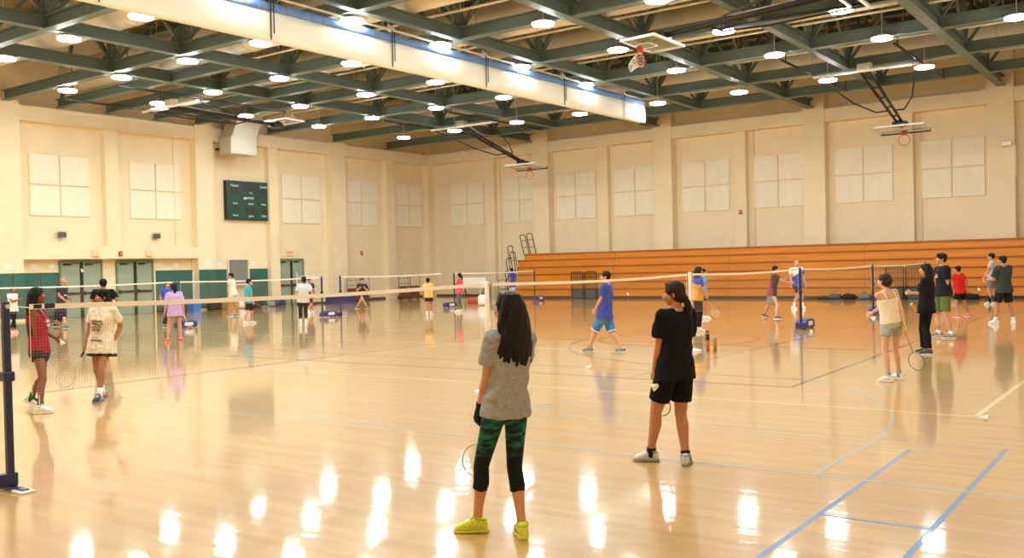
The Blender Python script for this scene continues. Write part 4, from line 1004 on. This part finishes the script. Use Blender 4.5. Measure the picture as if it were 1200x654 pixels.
person('crouch', 'player in black crouching with folded arms below the red fire alarm', (424.5, 326), (418, 362), (430.5, 362), 180, 'd09c83', ('short', '2b1d16'),
       ('tee', cloth('191a1f'), -.06), ('shorts', cloth('18181c'), .6), (M_shk,), toes=(215, 145), s=1.0, crouch=.16, hl=(428, 338, -.25), hr=(421, 338, -.28), bt=KID)
person('yellow', 'child in a yellow-orange t-shirt and black shorts, back to the camera', (501.5, 326), (500.5, 370), (505.5, 369.5), -15, 'b57c5c', ('short', '16110f'),
       ('tee', cloth('eebb62'), -.08, .75), ('shorts', cloth('1d1a1d'), .6), (M_shw,), socks=(M_sockw, .12), hl=(495.5, 346, .15), hr=(508, 346, .2), bt=KID, girth=1.15)
person('pink', 'girl in a hot pink t-shirt and grey leggings with a ponytail', (538, 320), (537, 366), (541, 365.5), 70, 'cb927a', ('pony', '1b1412', .18, .0),
       ('tee', cloth('ea4a6c'), -.1), ('leggings', cloth('5f6166'), 1.85), (M_shw,), hl=(535, 345, .1), hr=(541, 344, -.1))
person('bluepost', 'person in a blue t-shirt and white shorts at the left end of the bleachers', (599, 314.5), (600, 351.5), (604, 352), 60, 'b98163', ('short', '1d1613'),
       ('tee', cloth('2b3fb5'), -.06), ('shorts', cloth('cfd8e8'), .7), (M_shw,), bt=MAL)
# ---- middle and right
person('longblue', 'person with dark shoulder-length hair in a blue and yellow t-shirt and black trousers', (819, 312.5), (815, 388), (819, 388.5), -62, 'c08a6b', ('long', '1c1411', .2),
       ('tee', split_mat('blue_yellow_shirt', 'e0a02c', '1f49b5', .35, .1, 1, 1.2), -.1), ('pants', cloth('1c1c20'), 1.9), (M_shw,), hr=(826, 346, -.2), hl=(824, 345, .2))
person('ltblue', 'person in a light blue t-shirt standing behind the blue and yellow shirt', (824.5, 315), (822, 374), (827, 373.5), -80, 'bf8667', ('short', '241914'),
       ('tee', cloth('58a6cf'), -.08), ('shorts', cloth('20222a'), .6), (M_shw,), hr=(828, 345, -.2), bt=KID)
person('maroon', 'woman in a maroon top and short grey skirt holding her arm out', (909, 311.5), (895.5, 372), (909.5, 374), -82, 'cf9c82', ('short', '2a1c18'),
       ('tee', split_mat('maroon_black_top', '93304a', '25222a', .8, .58, 0, .03, .02), -.04, .55), ('skirt', cloth('86847f'), .33), (M_shb, M_sow), toes=(-60, -85), hl=(919, 327, .2), hr=(926, 331, -.1), hipx=904, liftL=.2)
person('bluewhite', 'older man in a white and blue t-shirt and black shorts facing the bleacher side', (933.5, 305), (929.5, 362.5), (941.5, 362), -150, 'c9937a', ('buzz', '8d8078'),
       ('tee', split_mat('white_blue_top', '2344b8', 'f0efef', -.45, -.3, .85, 1.08), -.08), ('shorts', cloth('16171d'), .7), (M_shw,), socks=(M_sockw, .16), bt=MAL, hl=(945, 338, 0), hr=(927, 333, -.25), toes=(-135, -165))
person('cami', 'woman with pinned-up dark hair in a cream camisole and pale grey-green shorts', (1036, 321), (1041.5, 448), (1054, 445), 38, 'd7a58c', ('bun', '33231d'),
       ('camisole', cloth('ece0cb'), .02), ('shorts', cloth('a5aca4'), .42), (M_shw,), toes=(78, 62), socks=(cloth('9b9d9c'), .08), hl=(1022.5, 366, .12), hr=(1060.5, 383, -.05), armhintL=(-20, .7, -.5), hphi=58, hipx=1044, curlR=GRIP, curlL=PINCH)
person('blkw', 'woman with long black hair in black t-shirt and black trousers facing left', (1084, 309), (1083, 414), (1088, 416), 76, 'cd9a80', ('long', '141010', .3),
       ('tee', cloth('141519'), -.1), ('pants', cloth('121317'), 1.9), (mat('shoe_dark_grey', '3c3e44', .6), M_sow), toes=(80, 76), hl=(1069, 343.5, -.05), hr=(1078, 362, .18), armhintL=(-60, .8, -.6), hphi=84, hipx=1085, curlR=GRIP, curlL=(45, 50, 40), girth=1.06)
person('tall', 'tall teenage boy in a black t-shirt and olive shorts with hand on chest', (1102.5, 297), (1115, 396.5), (1100.5, 394.5), 112, 'c8977c', ('fringe', '17120f'),
       ('tee', cloth('1b1f2b'), -.06, .75), ('shorts', cloth('63703b'), .85), (M_shg, M_sow), toes=(96, 90), socks=(M_sockw, .06), hl=(1108.5, 352, -.1), hr=(1096.5, 325, .0), armhintR=(90, .5, -.8), hphi=110, bt=MAL, hipx=1105, curlL=GRIP)
person('redkid', 'boy in a bright red t-shirt, black shorts and red shoes', (1121.5, 312), (1122.5, 372), (1134.5, 371), 48, 'b67f62', ('short', '15110f'),
       ('tee', cloth('c8241f'), -.08, .7), ('shorts', cloth('17161a'), .7), (M_shr,), hl=(1115.5, 340, .25), hr=(1131, 338, .1), hphi=70, bt=KID, hipx=1125, girth=1.08)
person('greyman', 'man in a light grey t-shirt and grey shorts at the bleachers, far right', (1161, 297), (1160, 357), (1167.5, 357), 88, 'c39276', ('short', '15110f'),
       ('tee', cloth('b4b6b6'), -.1), ('shorts', cloth('77787a'), .8), (mat('shoe_mint', 'cfe3d6', .5),), socks=(M_sockk, .3), hl=(1153, 326, -.1), hr=(1156, 328, .1), bt=MAL)
person('green', 'man in a dark grey-green t-shirt and black shorts at the far right edge', (1174, 300), (1167, 379.5), (1188, 379), 45, 'bd876b', ('curly', '15110f'),
       ('tee', cloth('36423f'), -.12, .75), ('shorts', cloth('1d2128'), .85), (M_shw,), toes=(80, 12), socks=(M_sockw, .08), hl=(1158, 324, .1), hr=(1178, 340, .3), hphi=62, bt=MAL, hipx=1176, girth=1.08, armhintL=(180, .3, -.8))

def held(key, i): return PEOPLE[key]['hands'][i].copy()
def ring_at(key, x, y, off=0): return at(x, y, PEOPLE[key]['D']+off)
racket('pale racket held low in front of the woman in grey, its head beside her knee', held('grey', 1), ring_at('grey', 545, 560, .55), '222228', 'cfc4bb')
racket('dark racket held in front of the woman in black, head showing between her knees', held('black', 1), ring_at('black', 772, 479, .6), '222228', '5a5148')
racket('white-framed racket held by the girl in the red tank top', held('red', 1), ring_at('red', 76, 446, -.1), '222228', 'ece4dc')
racket('thin dark-gripped racket held by the girl in the cream t-shirt', held('cream', 1), ring_at('cream', 79, 443, .1), '161618', 'd8cfc6')
racket('racket with a yellow grip held by the woman in the camisole', held('cami', 1), ring_at('cami', 1073, 421, -.05), 'd9a51f', '4a443e')
racket('racket with a green grip held by the tall boy', held('tall', 0), ring_at('tall', 1098, 381, -.1), '5fbf63', 'c4607a')
racket('pale racket hanging from the hand of the girl in lilac', held('lilac', 1), ring_at('lilac', 222, 384, -.1), 'e6e0da', 'e6e0da')
racket('pinkish racket held by the person in the blue and yellow t-shirt', held('longblue', 0), ring_at('longblue', 838, 366, .1), '33333a', 'e0a8a0')
racket('dark racket held low by the man in the blue and white shirt', held('bluewhite', 1), ring_at('bluewhite', 937, 346, -.2), '33333a', '55565c')
racket('racket held by the boy in the red t-shirt', held('redkid', 0), ring_at('redkid', 1116, 349, .4), '33333a', 'b8b8bc')
racket('racket held by the player in the turquoise t-shirt', held('turq', 0), ring_at('turq', 304, 358, .2), '33333a', 'c8c8cc')
shuttle('white shuttlecock pinched in the hand of the woman in black', at(775, 450, PEOPLE['black']['D']-.1), (-.7, -.5, -.35))
shuttle('white shuttlecock in the raised hand of the girl in the red tank top', held('red', 0)+V((.02, 0, .02)), (.5, .2, -.8))
shuttle('white shuttlecock in the left hand of the woman in the camisole', held('cami', 0)+V((.0, 0, -.02)), (.8, .3, -.4))
shuttle('white shuttlecock held by the man in grey at far right', held('greyman', 0), (.3, .2, -.9))
t = empty('shuttle_tube', held('blkw', 1)+V((0, 0, 0)), 'yellow shuttlecock tube held by the woman in black', 'shuttlecock tube')
dr = (ring_at('blkw', 1066, 355, .0)-held('blkw', 1)).normalized(); MB().cyl(-dr*.1, dr*.2, .033, n=18).build('tube', mat('tube_yellow', 'e2b21c', .45), t, True); MB().cyl(dr*.2, dr*.215, .035, n=18).build('cap', mat('cap_yellow', 'c89410', .5), t, True)
# print on the shirts
def print_on(key, name, m, shapes, h, yoff=.0):
    P = PEOPLE[key]; k, q = P['k'], P['q']; mb = MB()
    for u, v, w_, hh in shapes:
        n_ = 8
        def pt(a, b, e): 
            X = P['Xs']; ry = .150*P['G']+yoff; rx = .185*P['G']; 
            return P['hc']+P['Us']*(h+b)*q+X*a*k+P['Ys']*k*(ry*sqrt(max(0, 1-(a/rx)**2))+e)
        mb.rings([[pt(u-w_/2+w_*j/n_, v+sg*hh/2, e) for sg, e in ((-1, .0), (1, .0), (1, .008), (-1, .008))] for j in range(n_+1)])
    return mb.build(name, m, P['body'])
rp = random.Random(3)
print_on('cream', 'shirt_print', mat('print_brown', '6a5a48', .8), [(rp.uniform(-.085, .085), rp.uniform(-.02, .09), rp.uniform(.01, .045), rp.uniform(.008, .02)) for _ in range(26)]+[(0, .12, .16, .02), (0, -.16, .17, .018)], .2, .01)
print_on('red', 'shirt_print', mat('print_pale', 'e9cfc8', .8), [(-.06+.03*j, .02, .02, .035) for j in range(5)]+[(-.04+.03*j, -.03, .02, .03) for j in range(4)], .33, -.005)
print_on('wleft', 'shirt_print', mat('print_tan', 'b58a63', .8), [(-.03, .01, .05, .03), (.04, .02, .05, .04), (0, -.04, .06, .025)], .3)
print_on('navy', 'shirt_print', mat('print_white', 'dfe3ea', .8), [(.02, 0, .06, .02), (.08, .0, .03, .02)], .36)

# ------------------------------------------------------------------ equipment along the walls
def bag(label, p, m, l, w_, h, rz=0, m2=None):
    t = empty('sports_bag', p, label, 'bag', rz=rz)
    b = MB(); b.loft([(V((x, 0, h*.5*f+.004)), V((0, 1, 0)), w_/2*g, V((0, 0, 1)), h/2*f) for x, g, f in ((-l/2, .5, .6), (-l*.45, .9, .9), (-l*.2, 1, 1), (l*.2, 1, .97), (l*.45, .9, .88), (l/2, .5, .55))], 18, 3); b.build('bag_body', m, t, True)
    MB().tube([(-l*.2, .02, h*.9), (-l*.15, .02, h*1.18), (l*.15, .02, h*1.18), (l*.2, .02, h*.9)], .012, 8).build('handle', m2 or M_dark, t, True)
    MB().bbox(-l*.4, l*.4, -.008, .008, h*.93, h*1.0, .003).build('zip', m2 or M_alu, t)
    return t
def FLp(x, y): v = on_floor(x, y); v.z = 0; return v
def near_wall(y, d=.5): return V((XL+d, y, 0))
t = empty('blue_bin', near_wall(27.0, .75), 'bright blue plastic bin against the green pads', 'bin')
MB().rings([[V((sx*w_, sy*w_*.8, z)) for sx, sy in ((-1, -1), (1, -1), (1, 1), (-1, 1))] for w_, z in ((.24, 0), (.3, .5), (.33, .5), (.33, .54), (.3, .54))]).build('tub', mat('bin_blue', '2a7fd6', .5), t)
MB().bbox(-.34, .34, -.28, .28, .54, .58, .015).build('lid', mat('bin_lid', '2370c2', .5), t)
bag('black sports bag right of the blue bin', near_wall(28.0, .95), cloth('232428'), .7, .4, .42, 1.57)
t = empty('cardboard_box', near_wall(29.0, .8), 'tan cardboard box left of the red and white bag', 'box'); MB().bbox(-.3, .3, -.3, .3, 0, .55, .01).build('carton', mat('carton', 'c49a63', .8), t)
MB().box(-.29, -.02, -.3, .3, .55, .56).box(.02, .29, -.3, .3, .55, .56).build('flap', mat('carton_flap', 'b98d56', .8), t)
bag('red and white racket bag by the cardboard box', near_wall(29.75, .9), mat('bag_white', 'ece4e0', .6), .75, .4, .45, 1.57, M_red)
bag('black bag lying under the rolling shutter', near_wall(30.6, .8), cloth('2a2a2e'), .8, .4, .35, 1.57)
bag('dark blue bag right of the rolling shutter', near_wall(32.0, .8), mat('bag_navy', '27296b', .6), .8, .45, .35, 1.57)
bag('small grey bag behind the turquoise player', near_wall(31.3, 1.1), cloth('8c8b92'), .4, .3, .3, 1.2)
# ball rack, crate
t = empty('wire_cart', (-37.9, 34.0, 0), 'tall pale wire cart by the double doors under the exit sign', 'cart')
m = MB()
for x in (-.4, .4):
    for y in (-.6, .6): m.cyl((x, y, .12), (x, y, 1.75), .022, n=8)
for z in (.15, .6, 1.05, 1.5):
    m.tube([(-.4, -.6, z), (.4, -.6, z), (.4, .6, z), (-.4, .6, z)], .018, 6, True)
m.build('rack_frame', M_whitem, t); m = MB()
for j in range(13):
    y = -.6+.1*j
    for z in (.15, .6, 1.05): m.cyl((-.4, y, z), (.4, y, z), .008, n=5)
m.build('wire_shelves', M_alu, t); m = MB()
for x in (-.4, .4):
    for y in (-.6, .6): m.cyl((x-.02, y, .06), (x+.02, y, .06), .06, n=12)
m.build('caster', M_dark, t)
t = empty('blue_crate', (-37.3, 35.5, 0), 'blue plastic crate on the floor beside the wire cart', 'crate')
m = MB(); m.bbox(-.4, .4, -.75, .75, .0, .06, .01)
for a_ in ((-.4, -.37, -.75, .75), (.37, .4, -.75, .75), (-.37, .37, -.75, -.72), (-.37, .37, .72, .75)): m.box(*a_, .05, .42)
m.build('crate_body', M_blue, t); MB().box(-.43, .43, -.78, .78, .42, .47).build('rim', mat('crate_rim', '33409e', .5), t)
def cart(label, p):
    t = empty('chair_cart', p, label, 'cart', rz=0)
    m = MB().bbox(-.4, .4, -.55, .55, .12, .2, .015); m.bbox(-.35, .35, -.5, .5, .2, .75, .02).build('stacked_load', mat('maroon_load', '5c2126', .5), t)
    r_ = MB()
    for y in (-.5, .5): r_.tube([(-.38, y, .2), (-.38, y, 1.25), (-.3, y, 1.35), (.3, y, 1.35), (.38, y, 1.25), (.38, y, .2)], .022, 8)
    for z in (.9, 1.2): r_.cyl((-.38, -.5, z), (-.38, .5, z), .018, n=8)
    r_.build('push_frame', mat('frame_grey', '7d7a76', .4), t, True)
    m = MB()
    for x in (-.3, .3):
        for y in (-.42, .42): m.cyl((x-.02, y, .06), (x+.02, y, .06), .06, n=12)
    m.build('caster', M_dark, t)
cart('maroon-loaded push cart left of the crouching player', (-37.9, 37.5, 0)); cart('maroon-loaded push cart in the corner of the hall', (-37.5, 41.3, 0))
t = empty('dark_table', (-34.4, 43.6, 0), 'dark folding table against the bleacher wall behind the child in yellow', 'table')
MB().bbox(-1.2, 1.2, -.38, .38, .72, .77, .012).build('tabletop', mat('table_black', '26282b', .5), t)
for x in (-.95, .95): MB().cyl((x, -.3, 0), (x, -.3, .72), .02, n=8).cyl((x, .3, 0), (x, .3, .72), .02, n=8).cyl((x, -.3, .3), (x, .3, .3), .014, n=8).build('leg', M_dark, t)
t = empty('white_table', (-32.0, 40.6, 0), 'white folding table standing on its side beside the girl in pink', 'table')
MB().bbox(-.85, .75, -.03, .03, .62, 1.2, .012).build('tabletop', M_white, t)
for x in (-.7, .6): MB().cyl((x, .0, .64), (x, .22, .02), .018, n=8).cyl((x, 0, .64), (x, -.2, .02), .018, n=8).cyl((x, -.12, .28), (x, .13, .28), .012, n=8).build('leg', M_dark, t)
t = empty('equipment_rack', (-31.2, 43.4, 0), 'low grey metal equipment rack left of the bleachers', 'rack')
m = MB()
for x in (-1.0, -.05, .9):
    m.tube([(x, -.35, .0), (x, -.35, 1.0), (x, .35, 1.0), (x, .35, 0)], .025, 8)
for z in (.15, .45, .75, 1.0):
    for y in (-.35, .35): m.cyl((-1.0, y, z), (.9, y, z), .02, n=8)
m.build('rack_frame', mat('rack_grey', '8a8c8a', .4), t, True); MB().bbox(-.95, .85, -.3, .3, .46, .5, .01).build('shelf', mat('shelf_grey', '6d6e70', .5), t)
bag('red and black bag on the floor below the white table', FLp(556, 355.5), cloth('b2483c'), .7, .35, .28, .2)
bag('white sack on the floor left of the grey-shirted woman\'s head', FLp(567, 358), mat('sack_white', 'efebe4', .7), .5, .4, .5, .4)
for x, y, c_, l_, lb in ((968, 350.3, '3a3f3c', .5, 'flat dark green bag lying at the foot of the bleachers, leftmost'), (983.5, 350, '4f5a5c', .5, 'grey racket bag with pale top at the foot of the bleachers'), (1000, 350, '2b2c30', .5, 'black bag at the foot of the bleachers, right of the grey racket bag'), (1018, 350, '6f7477', .5, 'grey and white bag beside the black folding rail'), (1137, 350, '26272b', .9, 'black bag at the bleachers right of the red-shirted boy')):
    p = FLp(x, y); p.y = 41.05; bag(lb, p, cloth(c_), l_, .4, (.24 if c_ != '3a3f3c' else .13), .05)
def tube(label, p, h, m1, m2):
    t = empty('shuttle_tube', p, label, 'shuttlecock tube'); MB().cyl((0, 0, 0), (0, 0, h), .036, n=20).build('tube', m1, t, True); MB().cyl((0, 0, h), (0, 0, h+.02), .038, n=20).build('cap', m2, t, True)
    if m2 is M_dark:
        MB().cyl((0, 0, h*.58), (0, 0, h*.9), .0366, n=20, caps=False).build('dark_band', M_dark, t, True)
tube('orange and black shuttlecock tube standing beside the white net post', FLp(829.5, 412), .38, mat('tube_orange', 'd8641c', .4), M_dark)
tube('shorter brown shuttlecock tube right of the orange one', FLp(838, 412), .25, mat('tube_brown', 'a9784c', .6), mat('cap_tan', 'b98c5d', .6))
